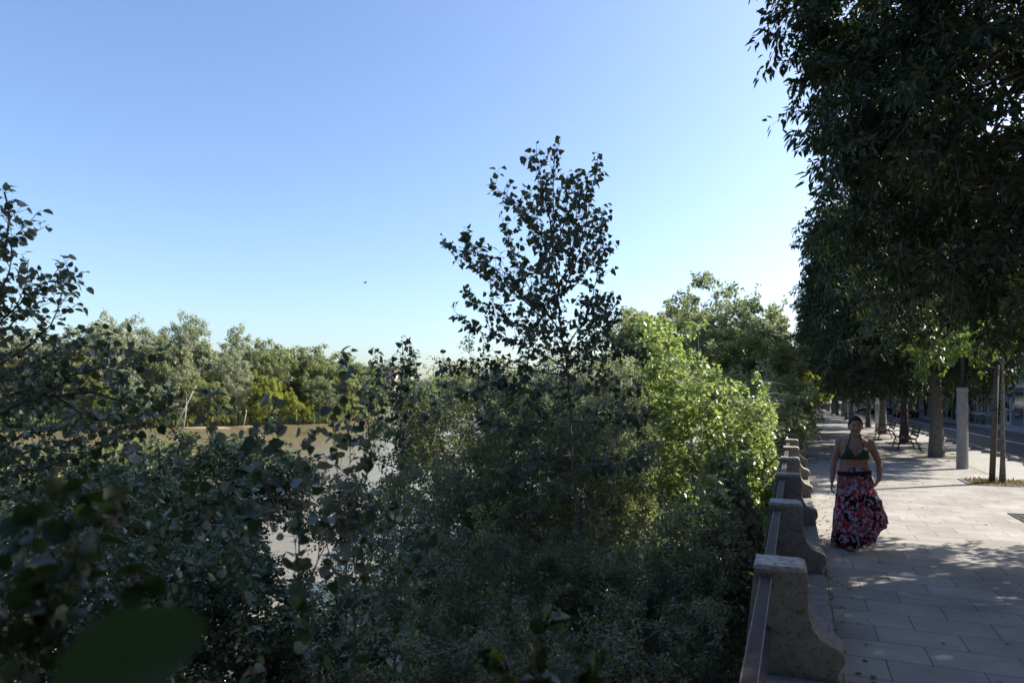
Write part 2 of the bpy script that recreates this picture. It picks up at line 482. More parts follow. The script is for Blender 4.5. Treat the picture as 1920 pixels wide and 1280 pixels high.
# ------------------------------------------------------------------ terrain
def near_edge(Y):            # X of the near water line
    return -11.5 + 1.6 * math.sin(Y * .13 + 1.0) + .8 * math.sin(Y * .37) - .02 * max(0, Y - 60)


WZ = -4.0


def gz(X, Y):                # height of the river bank
    e = near_edge(Y)
    t = (-.35 - X) / (-.35 - e)
    z = -2.3 - 1.75 * min(max(t, 0), 3) ** 1.1
    z += .12 * math.sin(X * 1.9 + Y * .7) + .1 * math.sin(Y * 1.3 - X * .8)
    return max(z, -6.5)


def grid_mesh(name, xs, ys, fz, mat):
    xs = np.asarray(xs); ys = np.asarray(ys)
    V = np.array([[x, y, fz(x, y)] for y in ys for x in xs])
    nx = len(xs)
    i = np.arange(len(ys) - 1)[:, None] * nx; j = np.arange(nx - 1)[None]
    Fq = np.stack([i + j, i + j + 1, i + nx + j + 1, i + nx + j], -1).reshape(-1, 4)
    return link(name, np_mesh(name, V, Fq, True), mat)


YE = 1500
tag(grid_mesh('ground', [-4000, 4000], [-4000, 4000], lambda x, y: -7.0, M['farbank']), kind='structure')
tag(grid_mesh('river_bank', np.concatenate([np.linspace(-24, -.30, 60)]), np.concatenate([np.linspace(-12, 90, 150), np.linspace(94, 600, 60)]), gz, M['bank']), kind='structure')
tag(grid_mesh('river_water', [-900, -3], [-300, 1400], lambda x, y: WZ, M['water']), kind='structure')


def slab(name, x0, x1, y0, y1, top, bottom, mat):
    return tag(MB().box(((x0 + x1) / 2, (y0 + y1) / 2, (top + bottom) / 2), (x1 - x0, y1 - y0, top - bottom)).build(name, mat), kind='structure')


slab('promenade', -.20, 4.36, -14, YE, 0.0, -6.9, M['paving'])
slab('kerb_line', 4.36, 4.50, -14, YE, .006, -.5, M['kerb'])
slab('side_strip', 4.50, 6.35, -14, YE, -.010, -.5, M['strip'])
slab('kerb', 6.35, 6.52, -14, YE, .02, -.5, M['kerb'])
slab('road', 6.52, 11.1, -14, YE, -.12, -.6, M['asphalt'])
slab('far_kerb', 11.1, 11.28, -14, YE, .02, -.5, M['kerb'])
slab('far_pavement', 11.28, 60, -14, YE, .01, -.5, M['strip'])
mk = MB()
mk.box((9.0, 300, -.114), (.12, 640, .004))
tag(mk.build('road_marking', M['whiteband']), kind='structure')
# far bank: a raised land mass following the river's other side
fb = [(-170, 60), (-110, 95), (-68, 126), (-40, 150), (-37, 210), (-44, 300), (-40, 430), (-20, 640), (60, 900)]


def cw(xc, D, z=0.0): return np.array([xc * CS - D * SN, D * CS + xc * SN, z])


V, Fq = [], []
off = [(0, -4.6), (2.5, -3.3), (9, -2.4), (26, -1.8), (300, -1.0)]
for i, (x, d) in enumerate(fb):
    a = np.array(fb[max(i - 1, 0)], float); b = np.array(fb[min(i + 1, len(fb) - 1)], float)
    t = (b - a) / np.linalg.norm(b - a); n_ = np.array([-t[1], t[0]])
    for o_, z in off:
        q = np.array([x, d]) + n_ * o_
        V.append(cw(q[0], q[1], z))
m5 = len(off)
for i in range(len(fb) - 1):
    for j in range(m5 - 1):
        Fq.append([i * m5 + j, i * m5 + j + 1, (i + 1) * m5 + j + 1, (i + 1) * m5 + j])
tag(link('far_bank', np_mesh('far_bank', np.array(V), np.array(Fq), True), M['farbank']), kind='structure')


def flat_patch(name, pts, z, mat, h=.25):
    bm = bmesh.new()
    top = [bm.verts.new((p[0], p[1], z)) for p in pts]
    c = np.mean(np.array([p[:2] for p in pts]), axis=0)
    mid = [bm.verts.new((p[0] + (p[0] - c[0]) * .12, p[1] + (p[1] - c[1]) * .12, z - h)) for p in pts]
    bm.faces.new(top)
    for i in range(len(top)):
        j = (i + 1) % len(top); bm.faces.new((top[i], mid[i], mid[j], top[j]))
    bmesh.ops.recalc_face_normals(bm, faces=bm.faces)
    me = bpy.data.meshes.new(name); bm.to_mesh(me); bm.free()
    return link(name, me, mat)


def sandbar(x0, x1, y):
    pts = []
    for i in range(20):
        a = i / 20 * 6.283
        px = (x0 + x1) / 2 + (x1 - x0) / 2 * math.cos(a) * (1 + .16 * math.sin(3 * a) + .08 * math.sin(7 * a))
        py = y + (1.8 if math.sin(a) < 0 else 1.4) * math.sin(a)
        pts.append(G(px, py, WZ + .1))
    return tag(flat_patch('sand_bank', pts, WZ + .10, M['sand'], .3), kind='structure')


sandbar(335, 425, 800.5)
sandbar(430, 480, 797)

# ------------------------------------------------------------------ parapet with bench seat
def stone_pillar(loc):
    prof = [(-.285, -.6), (-.262, .43), (-.21, .94), (-.205, 1.0), (.02, 1.0), (.045, .99), (.058, .96), (.06, .80), (.066, .74), (.085, .68),
            (.12, .635), (.16, .615), (.20, .60), (.226, .58), (.236, .55), (.232, .515), (.212, .49), (.205, .46), (.215, .42), (.222, .02), (.222, -.05)]
    b = MB()
    b.prism(prof, 'y', -.125, .125)
    o = b.build('parapet_pillar', M['stone'], None, bev=.006)
    o.location = loc
    cb = MB(); cb.prism([(-.213, .978), (-.208, 1.004), (.018, 1.004), (.044, .994), (.052, .98), (.03, .978)], 'y', -.128, .128)
    cb.build('cap', M['worn'], o, bev=.004)
    return o


PY0 = 4.02; PDY = 2.33
pil0 = None
rail0 = None
NP = 26
for k in range(-1, NP):
    y = PY0 + k * PDY
    if pil0 is None:
        pil0 = o = stone_pillar((0, y, 0))
    else:
        o = copy_tree(pil0); o.location = (0, y, 0)
    if k == -1: lab = 'cast stone parapet pillar right below the camera'
    elif k == 0: lab = 'speckled cast stone parapet pillar with pale worn cap, nearest the viewer'
    elif k == 4: lab = 'sunlit cast stone parapet pillar standing between shaded ones'
    else: lab = 'cast stone parapet pillar with scroll armrest, %s after the nearest one' % ORD[k - 1]
    tag(o, lab, 'pillar', 'pillars of the riverside parapet')
    # bay after this pillar: rail and stone seat
    if rail0 is None:
        r = empty('parapet_rail', (0, y, 0))
        MB().box((-.146, PDY / 2, .93), (.056, PDY - .25, .022), bev=.003).build('top_bar', M['rail'], r)
        e = MB()
        for x in (-.1735, -.1185): e.box((x, PDY / 2, .9402), (.0022, PDY - .26, .003))
        e.build('bare_edge', M['bareedge'], r)
        MB().box((-.146, PDY / 2, .66), (.05, PDY - .25, .03)).build('lower_bar', M['rail'], r)
        rail0 = r
        s = MB()
        s.box((-.01, PDY / 2, .385), (.47, PDY - .262, .09), bev=.02)
        s.box((-.03, PDY / 2, -.1), (.36, PDY - .27, .875))
        seat0 = so = s.build('stone_seat', M['stone']); so.location = (0, y, 0)
    else:
        r = copy_tree(rail0); r.location = (0, y, 0)
        so = seat0.copy(); COL.objects.link(so); so.location = (0, y, 0)
    w = 'nearest bay of the parapet' if k == -1 else 'parapet bay behind the %s pillar from the viewer' % ORD[k]
    tag(r, 'brown flat steel rail in the ' + w, 'railing', 'rails between the parapet pillars')
    tag(so, 'low cast stone seat in the ' + w, 'stone bench', 'stone seats built along the parapet')
# rest of the parapet, too far to tell pillars apart
b = MB(); b.box((-.03, 60 + 130, -.02), (.42, 255, 1.0))
for i in range(50): b.box((-.0, 62 + i * 4.6, .5), (.46, .25, 1.0))
tag(b.build('distant_parapet', M['stone']), 'far end of the pale stone parapet running along the promenade', 'parapet')
# retaining wall facing the river
tag(MB().box((-.26, 243, -3.8), (.119, 514, 6.2)).build('retaining_wall', M['concrete']), 'concrete retaining wall below the parapet on the river side', 'wall')


# ------------------------------------------------------------------ trees
def build_tree(name, base, trunk_h, trunk_r, env, n_cl, cl_r, per, leaf, lsize, lmat, bark, seed, label, cat='tree', group=None,
               droop=.3, limbs=9, twigs=4, twig_geo=False, lean=(0, 0), shape='ell', lower=-1.0, xmax=None, jit=.012, fill=.42, lobes=.2, share=None, part='crown', sides=7, tw_up=.25):
    """env=(cx,cy,cz,rx,ry,rz) crown relative to base. Makes an Empty > trunk, crown."""
    rg = np.random.default_rng(seed)
    root = empty(name, base, 0, label, cat, group)
    cx, cy, cz, rx, ry, rz = env
    ph = rg.uniform(0, 6.28, 6)
    d = unit(rg.normal(size=(n_cl * 3, 3)))
    d = d[d[:, 2] > lower][:n_cl]
    n_cl = len(d)
    wall = xmax
    rr = rg.uniform(.12, 1, n_cl) ** fill
    az = np.arctan2(d[:, 1], d[:, 0])
    if shape == 'box': d = d / ((np.abs(d) ** 4).sum(1) ** .25)[:, None]
    mod = 1 + lobes * (np.sin(2 * az + ph[0] + 3 * d[:, 2]) * .6 + np.sin(5 * az + ph[1]) * .35 + np.sin(4 * d[:, 2] + ph[2] + az) * .5)
    C = d * (rr * mod)[:, None] * np.array([rx, ry, rz]) + np.array([cx, cy, cz])
    if shape == 'cone':
        f = np.clip(1 - (C[:, 2] - cz) / rz * .55, .25, 1.4)
        C[:, 0] = cx + (C[:, 0] - cx) * f; C[:, 1] = cy + (C[:, 1] - cy) * f
    if xmax is not None: C[:, 0] = np.minimum(C[:, 0], xmax - base[0] - .1)
    # trunk
    top = np.array([cx + lean[0], cy + lean[1], cz + rz * .72])
    k = 9
    t = np.linspace(0, 1, k)[:, None]
    pts = t * top * np.array([1, 1, 1])
    pts[:, :2] += rg.normal(0, jit * top[2], (k, 2)) * np.sin(np.pi * t)
    rad = trunk_r * (1 - .88 * t[:, 0] ** .8)
    rad[0] *= 1.18
    lines = [(pts, rad)]
    hs = pts[:, 2]
    anchor = []
    for i in range(limbs):
        a = 2 * math.pi * (i / limbs) + rg.uniform(-.4, .4)
        z0 = trunk_h + (top[2] - trunk_h) * (i / limbs) ** 1.0 * .8
        p0 = np.array([np.interp(z0, hs, pts[:, 0]), np.interp(z0, hs, pts[:, 1]), z0])
        out = np.array([math.cos(a) * rx, math.sin(a) * ry, 0]) * rg.uniform(.45, .72)
        zz = np.clip(z0 + rg.uniform(.2, .55) * rz, 0, cz + rz * .8)
        p2 = np.array([cx, cy, 0]) + out; p2[2] = zz
        tt = np.linspace(0, 1, 7)[:, None]
        pm = (p0 + p2) / 2 + np.array([0, 0, -.12 * rz]) + out * .15
        L = (1 - tt) ** 2 * p0 + 2 * tt * (1 - tt) * pm + tt ** 2 * p2
        L[1:-1] += rg.normal(0, .02 * rx, (5, 3))
        r0 = np.interp(z0, hs, rad) * .55
        lr = r0 * (1 - .75 * tt[:, 0])
        lines.append((L, lr))
        anchor.append(np.c_[L[2:], lr[2:]])
    anchor.append(np.c_[pts[4:], rad[4:] * .6])
    A = np.concatenate(anchor)
    for c in C:
        q = A[np.argmin(((A[:, :3] - c) ** 2).sum(1) + 1.5 * np.maximum(0, A[:, 2] - c[2]) ** 2)]
        mid = (q[:3] + c) / 2 + rg.normal(0, .08 * cl_r, 3) - np.array([0, 0, .05 * cl_r])
        tt = np.linspace(0, 1, 5)[:, None]
        L = (1 - tt) ** 2 * q[:3] + 2 * tt * (1 - tt) * mid + tt ** 2 * c
        r = max(q[3] * .45, .004)
        lines.append((L, np.linspace(r, max(r * .25, .002), 5)))
    # twigs
    o = unit(C - np.array([cx, cy, cz - rz * .4]))
    S = np.repeat(C, twigs, 0); O = np.repeat(o, twigs, 0)
    td = unit(O * .55 + rg.normal(0, .62, S.shape) + np.array([0, 0, tw_up]))
    tl = cl_r * rg.uniform(.55, 1.25, len(S))
    idx = rg.integers(0, len(S), n_cl * per)
    tt = rg.uniform(0.02, 1.0, len(idx)) ** .75
    pos = S[idx] + td[idx] * (tl[idx] * tt)[:, None]
    pos[:, 2] -= droop * .5 * tl[idx] * tt ** 2
    side = unit(np.cross(td[idx], rg.normal(size=pos.shape)))
    pos += side * (rg.uniform(.1, 1, len(idx)) * cl_r * .16)[:, None]
    ax = unit(td[idx] * .45 + side * .7 + rg.normal(0, .3, pos.shape) + np.array([0, 0, -droop]))
    nr = unit(np.array([0, 0, 1.0]) * .75 + O[idx] * .35 + rg.normal(0, .5, pos.shape))
    sz = lsize * rg.uniform(.6, 1.2, len(idx))
    if xmax is not None:
        kp = pos[:, 0] + base[0] + .5 * lsize < xmax + .12 * np.sin(pos[:, 2] * 5 + pos[:, 1] * 3)
        pos, ax, nr, sz = pos[kp], ax[kp], nr[kp], sz[kp]
    if twig_geo:
        for i in range(len(S)):
            a_, b_ = S[i], S[i] + td[i] * tl[i] - np.array([0, 0, droop * .5 * tl[i]])
            m_ = S[i] + td[i] * tl[i] * .5 - np.array([0, 0, droop * .12 * tl[i]])
            lines.append((np.array([a_, m_, b_]), np.array([.004, .003, .0015]) * twig_geo))
    V, Fq = tubes_np(lines[:1 + limbs], sides)
    V2, F2 = tubes_np(lines[1 + limbs:], 4)
    tr = link('trunk', np_mesh('trunk', np.concatenate([V, V2]), np.concatenate([Fq, F2 + len(V)]), True), bark, root)
    V, Fq = leaves_np(pos, ax, nr, sz, leaf)
    link(part, np_mesh(part, V, Fq), lmat, root)
    return root


# ---- street trees along the promenade
TX = 4.1
street = {}
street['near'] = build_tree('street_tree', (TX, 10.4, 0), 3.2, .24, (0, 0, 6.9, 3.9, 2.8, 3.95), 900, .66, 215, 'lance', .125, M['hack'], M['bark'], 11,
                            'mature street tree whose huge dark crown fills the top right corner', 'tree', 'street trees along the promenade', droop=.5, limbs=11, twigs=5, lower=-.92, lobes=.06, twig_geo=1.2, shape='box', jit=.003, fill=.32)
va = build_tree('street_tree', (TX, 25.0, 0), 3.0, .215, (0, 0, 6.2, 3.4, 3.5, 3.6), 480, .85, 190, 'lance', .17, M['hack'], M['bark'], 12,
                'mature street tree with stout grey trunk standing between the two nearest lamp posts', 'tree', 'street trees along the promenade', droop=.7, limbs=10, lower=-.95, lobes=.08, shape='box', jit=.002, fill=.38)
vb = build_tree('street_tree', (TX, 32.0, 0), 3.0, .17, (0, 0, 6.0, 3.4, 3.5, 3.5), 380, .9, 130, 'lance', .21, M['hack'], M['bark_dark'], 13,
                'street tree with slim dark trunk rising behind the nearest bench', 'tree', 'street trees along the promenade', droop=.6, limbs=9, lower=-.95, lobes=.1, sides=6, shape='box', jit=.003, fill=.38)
c = copy_tree(street['near']); c.location = (4.7, 2.6, 0); c.rotation_euler.z = 3.2; c.scale = (.98, 1.0, 1.33)
tag(c, 'mature street tree beside the camera, its leaves at the top right edge')
for i, y in enumerate((-4.0, -11.0)):
    c = copy_tree(va); c.location = (TX, y, 0); c.rotation_euler.z = 1.3 + i
    tag(c, 'mature street tree %s the viewer beside the promenade' % ('just behind' if i == 0 else 'well behind'))
ys = [39.6, 48, 59, 65.8, 72] + [79 + 7 * i for i in range(20)]
for i, y in enumerate(ys):
    src = va if i % 2 == 0 else vb
    c = copy_tree(src); c.location = (TX + .1 * math.sin(i * 2.1), y, 0); c.rotation_euler.z = i * 1.7 + .5
    s = .94 + .08 * math.sin(i * 3.3); c.scale = (s, s, s)
    if i == 0: lab = 'street tree with slim trunk right beside the steel lamp post'
    elif i == 1: lab = 'street tree with thin trunk standing behind the walking woman, right of her head'
    else: lab = 'receding street tree, %s trunk beyond the one behind the woman' % ORD[i - 2]
    tag(c, lab)
for i in range(7):   # far end of the avenue
    c = copy_tree(va if i % 2 else vb); c.location = (TX, 224 + i * 16, 0); c.rotation_euler.z = i
    tag(c, 'tiny far street tree near the vanishing point, %s of the last ones' % ORD[i])

for i, (x, y) in enumerate([(-3.6, -4.6), (-9.0, -6.5), (-.2, -9.5)]):  # unseen trees added to block sky light from behind and above
    c = copy_tree(va); c.location = (x, y, -2.6 if x < -.4 else 0); c.rotation_euler.z = 2 + i
    c['group'] = 'big bank trees behind the viewer'
    tag(c, 'big dark tree %s, behind the viewer' % ['on the bank just left of the parapet', 'near the water', 'by the parapet'][i])

# young staked tree
y18 = 18.0
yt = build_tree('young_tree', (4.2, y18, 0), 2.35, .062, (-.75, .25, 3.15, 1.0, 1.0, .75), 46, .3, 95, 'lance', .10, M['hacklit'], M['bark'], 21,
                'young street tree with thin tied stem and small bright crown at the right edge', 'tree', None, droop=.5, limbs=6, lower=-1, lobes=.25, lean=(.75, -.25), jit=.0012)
b = MB(); b.path([(-.20, .0, -.05), (-.15, 0, 1.3), (-.11, 0, 2.6)], [.062, .056, .05], 8)
b.build('stake', M['bark_dark'], yt, True)
b = MB(); b.path([(-.2, -.02, 1.62), (-.1, -.085, 1.63), (.07, -.075, 1.63), (.09, .06, 1.63), (-.16, .08, 1.62), (-.2, -.02, 1.62)], .014, 6)
b.build('tie', M['rubber'], yt, True)

# tree pits cut as flush soil beds with thin steel edging
def pit(y, w, first=None):
    r = empty('tree_pit', (TX, y, 0))
    rr = random.Random(int(y * 7))
    xs = np.linspace(-w, w, 12); yy = np.linspace(-.55, .55, 10)
    V = np.array([[x, v, .006 + rr.uniform(0, .018)] for v in yy for x in xs])
    i = np.arange(9)[:, None] * 12; j = np.arange(11)[None]
    Fq = np.stack([i + j, i + j + 1, i + 13 + j, i + 12 + j], -1).reshape(-1, 4)
    link('soil', np_mesh('soil', V, Fq, True), M['soil'], r)
    b = MB()
    for s in (-1, 1):
        b.box((s * (w + .02), 0, .006), (.03, 1.13, .03)); b.box((0, s * .57, .006), (w * 2 + .01, .03, .028))
    b.build('edging', M['steel'], r)
    return r


for i, y in enumerate([10.4, 18.0, 25.0, 32.0, 39.6, 48.0]):
    r = pit(y, .6)
    tag(r, ['square soil pit around the near mature tree, outside the right edge', 'square soil pit with dry grass at the foot of the young staked tree',
            'square soil pit around the stout grey trunk', 'square soil pit under the slim trunk behind the benches',
            'small soil pit at the trunk beside the steel lamp post', 'small soil pit at the trunk behind the woman'][i], 'tree pit', 'tree pits in the promenade')
# dry grass tufts in the young tree's pit
rg = np.random.default_rng(5)
n = 420
pos = np.c_[rg.uniform(3.55, 4.75, n), rg.uniform(17.5, 18.5, n), np.full(n, .012)]
ax = unit(np.c_[rg.normal(0, .5, (n, 2)), rg.uniform(.3, 1, n)])
V, Fq = leaves_np(pos, ax, unit(rg.normal(size=(n, 3))), rg.uniform(.03, .11, n), 'willow')
tag(link('grass', np_mesh('grass', V, Fq), M['dry']), 'dry grass and leaf litter in the soil pit of the young staked tree', 'grass', kind='stuff')

# fallen leaves on the promenade
n = 520
pos = np.c_[rg.uniform(.26, 6.2, n), rg.uniform(3.5, 30, n), rg.uniform(.006, .014, n)]
pos[: n // 2, 0] = .24 + np.abs(rg.normal(0, .18, n // 2))
V, Fq = leaves_np(pos, unit(np.c_[rg.normal(size=(n, 2)), rg.normal(0, .1, n)]), unit(np.c_[rg.normal(0, .2, (n, 2)), np.ones(n)]), rg.uniform(.03, .06, n), 'oval')
tag(link('fallen_leaves', np_mesh('fallen_leaves', V, Fq), M['dry']), 'small dry leaves scattered over the paving', 'leaf litter', kind='stuff')

# trees on the far pavement
ft = build_tree('pavement_tree', (12.3, 36, 0), 2.4, .11, (0, 0, 5.2, 2.6, 3.0, 2.9), 130, .85, 70, 'lance', .22, M['hack'], M['bark_dark'], 31,
                'x', 'tree', 'trees in front of the houses across the road', droop=.5, limbs=7, sides=6)
fy = [36, 61, 67.5, 74, 81, 86, 91, 98, 108, 120, 132, 146, 160]
for i, y in enumerate(fy):
    c = ft if i == 0 else copy_tree(ft)
    c.location = (12.3, y, 0.01); c.rotation_euler.z = i * 1.9
    tag(c, 'dark tree with thin trunk across the road, %s from the right edge' % ORD[i])

# ------------------------------------------------------------------ river trees and shrubs
def shrub(name, px, py, D, rx, rz, n_cl, cl_r, per, leaf, ls, mat, seed, label, cat='shrub', group=None, bark=None, trunk_r=.035, th=.3, base=None, ry=None, **kw):
    c = P(px, py, D)
    if base is None: bz = gz(c[0], c[1]) if c[0] < -.3 else 0.0
    else: bz = base
    b0 = np.array([c[0], c[1], bz - .05])
    h = c[2] - bz
    if c[0] < -.3 and D < 16 or 'parapet' not in label and c[0] < -.3: kw.setdefault('xmax', -.42)
    return build_tree(name, tuple(b0), max(.15, (h - rz) * th + .1), trunk_r, (0, 0, h, rx, ry or rx, rz), n_cl, cl_r, per, leaf, ls, mat,
                      bark or M['twig'], seed, label, cat, group, **kw)


GS = 'shrubs on the near river bank'
# central thicket, shaded
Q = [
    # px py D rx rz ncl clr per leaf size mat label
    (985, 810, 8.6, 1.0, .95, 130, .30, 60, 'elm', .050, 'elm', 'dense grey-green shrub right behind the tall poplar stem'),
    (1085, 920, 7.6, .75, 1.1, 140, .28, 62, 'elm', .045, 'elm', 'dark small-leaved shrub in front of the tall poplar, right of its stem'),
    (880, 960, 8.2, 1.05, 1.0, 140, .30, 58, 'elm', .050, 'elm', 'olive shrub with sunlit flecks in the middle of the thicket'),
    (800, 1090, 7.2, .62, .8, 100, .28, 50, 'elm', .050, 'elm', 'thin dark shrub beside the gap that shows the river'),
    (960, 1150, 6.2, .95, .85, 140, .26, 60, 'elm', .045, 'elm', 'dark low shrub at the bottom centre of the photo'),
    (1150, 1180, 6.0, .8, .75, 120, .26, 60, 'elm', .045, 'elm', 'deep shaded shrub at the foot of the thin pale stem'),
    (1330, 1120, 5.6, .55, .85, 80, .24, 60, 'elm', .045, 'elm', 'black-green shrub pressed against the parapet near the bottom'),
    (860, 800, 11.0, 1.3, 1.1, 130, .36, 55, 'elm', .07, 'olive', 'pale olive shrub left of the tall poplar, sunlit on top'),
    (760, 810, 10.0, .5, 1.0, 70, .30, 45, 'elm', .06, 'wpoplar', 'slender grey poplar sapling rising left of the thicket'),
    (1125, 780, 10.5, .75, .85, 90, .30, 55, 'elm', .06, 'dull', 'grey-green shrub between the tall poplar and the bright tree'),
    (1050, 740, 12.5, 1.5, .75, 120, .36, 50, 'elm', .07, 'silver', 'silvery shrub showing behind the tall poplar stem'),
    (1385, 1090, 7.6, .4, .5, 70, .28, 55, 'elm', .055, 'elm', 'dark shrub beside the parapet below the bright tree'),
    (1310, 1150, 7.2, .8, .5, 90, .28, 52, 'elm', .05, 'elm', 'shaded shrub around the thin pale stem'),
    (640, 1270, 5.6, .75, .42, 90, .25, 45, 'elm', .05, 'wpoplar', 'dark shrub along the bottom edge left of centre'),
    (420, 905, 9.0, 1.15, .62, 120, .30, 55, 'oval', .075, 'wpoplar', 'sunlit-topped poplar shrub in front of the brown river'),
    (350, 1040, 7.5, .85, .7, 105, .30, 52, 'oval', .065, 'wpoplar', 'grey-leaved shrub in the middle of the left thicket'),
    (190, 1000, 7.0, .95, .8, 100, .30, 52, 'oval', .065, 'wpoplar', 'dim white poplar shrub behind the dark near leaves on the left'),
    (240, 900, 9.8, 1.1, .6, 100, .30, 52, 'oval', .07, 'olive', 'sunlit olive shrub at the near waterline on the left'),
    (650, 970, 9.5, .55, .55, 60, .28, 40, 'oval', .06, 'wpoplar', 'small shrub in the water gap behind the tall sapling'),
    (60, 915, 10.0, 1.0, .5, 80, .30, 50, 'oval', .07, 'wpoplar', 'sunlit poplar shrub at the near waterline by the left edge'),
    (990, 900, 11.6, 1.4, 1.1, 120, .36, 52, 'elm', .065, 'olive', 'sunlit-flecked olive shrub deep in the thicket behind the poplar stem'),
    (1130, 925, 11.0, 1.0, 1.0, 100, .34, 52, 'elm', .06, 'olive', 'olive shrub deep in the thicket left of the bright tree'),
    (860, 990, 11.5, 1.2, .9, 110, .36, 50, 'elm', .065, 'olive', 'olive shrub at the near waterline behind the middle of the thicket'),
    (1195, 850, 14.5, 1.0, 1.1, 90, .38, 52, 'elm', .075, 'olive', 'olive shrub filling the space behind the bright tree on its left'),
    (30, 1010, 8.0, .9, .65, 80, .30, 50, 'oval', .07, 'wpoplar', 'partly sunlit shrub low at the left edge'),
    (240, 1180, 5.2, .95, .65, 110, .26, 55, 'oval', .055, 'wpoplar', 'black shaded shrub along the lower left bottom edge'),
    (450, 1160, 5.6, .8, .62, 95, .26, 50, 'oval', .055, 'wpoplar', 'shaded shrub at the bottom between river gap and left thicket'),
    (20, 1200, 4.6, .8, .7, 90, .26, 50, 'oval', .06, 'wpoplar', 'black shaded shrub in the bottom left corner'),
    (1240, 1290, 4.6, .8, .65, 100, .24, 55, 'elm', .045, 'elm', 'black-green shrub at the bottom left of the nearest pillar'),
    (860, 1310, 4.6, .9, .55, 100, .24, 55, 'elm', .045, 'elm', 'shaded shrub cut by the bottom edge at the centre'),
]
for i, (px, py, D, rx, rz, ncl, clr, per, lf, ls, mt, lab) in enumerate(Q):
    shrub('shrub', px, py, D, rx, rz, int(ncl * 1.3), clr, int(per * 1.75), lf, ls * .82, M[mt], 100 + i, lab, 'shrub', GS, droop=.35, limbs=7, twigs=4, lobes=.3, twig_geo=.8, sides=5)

# bright sunlit young poplar by the wall and its smaller neighbours
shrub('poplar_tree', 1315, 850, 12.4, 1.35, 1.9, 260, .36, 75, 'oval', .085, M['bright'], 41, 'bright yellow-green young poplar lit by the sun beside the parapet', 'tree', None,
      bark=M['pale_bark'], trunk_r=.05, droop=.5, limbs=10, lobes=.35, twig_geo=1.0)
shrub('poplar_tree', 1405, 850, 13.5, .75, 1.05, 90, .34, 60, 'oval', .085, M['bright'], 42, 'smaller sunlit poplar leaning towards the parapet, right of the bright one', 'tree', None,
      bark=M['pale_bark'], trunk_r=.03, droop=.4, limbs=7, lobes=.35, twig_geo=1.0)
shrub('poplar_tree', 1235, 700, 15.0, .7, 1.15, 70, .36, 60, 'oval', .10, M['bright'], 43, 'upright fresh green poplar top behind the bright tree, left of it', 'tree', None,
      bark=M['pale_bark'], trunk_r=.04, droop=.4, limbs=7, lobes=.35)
# thin pale stem
st = [P(1268, 930, 8.6), P(1266, 985, 8.6), P(1275, 1060, 8.5), P(1290, 1150, 8.4)]
bz = gz(st[-1][0], st[-1][1]); st.append(np.array([st[-1][0] + .05, st[-1][1], bz - .1]))
b = MB(); b.path(st[::-1], [.03, .026, .022, .018, .012], 8)
tag(b.build('bare_sapling', M['pale_bark'], None, True), 'thin pale bare stem standing below the bright tree', 'sapling')

GT = 'trees on the near river bank'
TT = [
    (1350, 645, 32, 2.8, 2.7, 200, .62, 85, 'elm', .17, 'dull', 'tall airy grey-green tree, highest of the bank trees right of centre'),
    (1205, 660, 24, 1.1, 1.25, 100, .45, 80, 'oval', .15, 'olive', 'green tree with pointed top right of the tall poplar'),
    (1180, 650, 40, 2.0, 2.1, 90, .6, 70, 'elm', .22, 'silver', 'greyish tree top just right of the tall poplar crown'),
    (1300, 665, 27, 1.5, 2.0, 100, .5, 75, 'elm', .16, 'dull', 'grey-green tree below and left of the highest bank tree'),
    (1430, 660, 44, 2.4, 3.0, 120, .7, 70, 'elm', .24, 'dull', 'grey-green tree right of the highest bank tree'),
    (1472, 675, 60, 2.6, 3.0, 100, .8, 60, 'elm', .3, 'silver', 'pale tree top close to the dark avenue'),
    (1402, 700, 25, 1.5, 1.6, 110, .45, 75, 'elm', .15, 'olive', 'olive tree behind the bright tree near the parapet'),
    (1455, 720, 34, 1.6, 1.7, 90, .55, 60, 'elm', .19, 'elm', 'dark tree where the parapet disappears'),
    (1470, 700, 80, 3.0, 3.4, 90, 1.0, 60, 'elm', .36, 'dull', 'farthest grey-green bank tree next to the avenue'),
]
for i, (px, py, D, rx, rz, ncl, clr, per, lf, ls, mt, lab) in enumerate(TT):
    shrub('bank_tree', px, py, D, rx, rz, ncl, clr, per, lf, ls, M[mt], 200 + i, lab, 'tree', GT, bark=M['bark'], trunk_r=.1, droop=.3, limbs=9, lobes=.15 if i == 0 else .3)
WS = [
    (1448, 790, 17, .9, .6, 'elm'), (1440, 830, 13.5, .55, .5, 'elm'), (1460, 762, 22, 1.1, .7, 'olive'), (1470, 752, 29, 1.0, .8, 'olive'),
    (1483, 742, 38, .9, .9, 'dull'), (1440, 745, 26, 1.5, 1.1, 'dull'), (1380, 760, 19, 1.3, 1.1, 'dull'), (1486, 738, 52, .9, 1.2, 'elm'),
    (1420, 1060, 5.8, .3, .6, 'elm'), (1398, 930, 8.0, .4, .5, 'elm'),
]
WL = ['low shrub leaning on the parapet behind the bright tree', 'dark low shrub between the bright tree and the parapet', 'bushy shrub spilling over the parapet, mid distance',
      'sunlit shrub overhanging the parapet top far along', 'pale shrub overhanging the far parapet', 'leafy shrub filling the gap behind the leaning poplar',
      'grey-green shrub between the bright tree and the taller trees', 'dark shrub at the far end of the visible parapet',
      'black shrub squeezed against the near parapet foot', 'dark shrub at the wall beside the fourth pillar']
for i, (px, py, D, rx, rz, mt) in enumerate(WS):
    shrub('shrub', px, py, D, rx, rz, 70, .2 + D * .012, 60, 'elm', .045 + D * .004, M[mt], 260 + i, WL[i], 'shrub', 'shrubs along the parapet', limbs=6, lobes=.3, sides=5)
shrub('overhanging_tree', 1522, 727, 47, 1.05, .85, 60, .4, 60, 'elm', .2, M['lime'], 290, 'small sunlit leafy crown hanging over the far promenade', 'tree', None, base=0, bark=M['bark'], trunk_r=.05, lobes=.3)

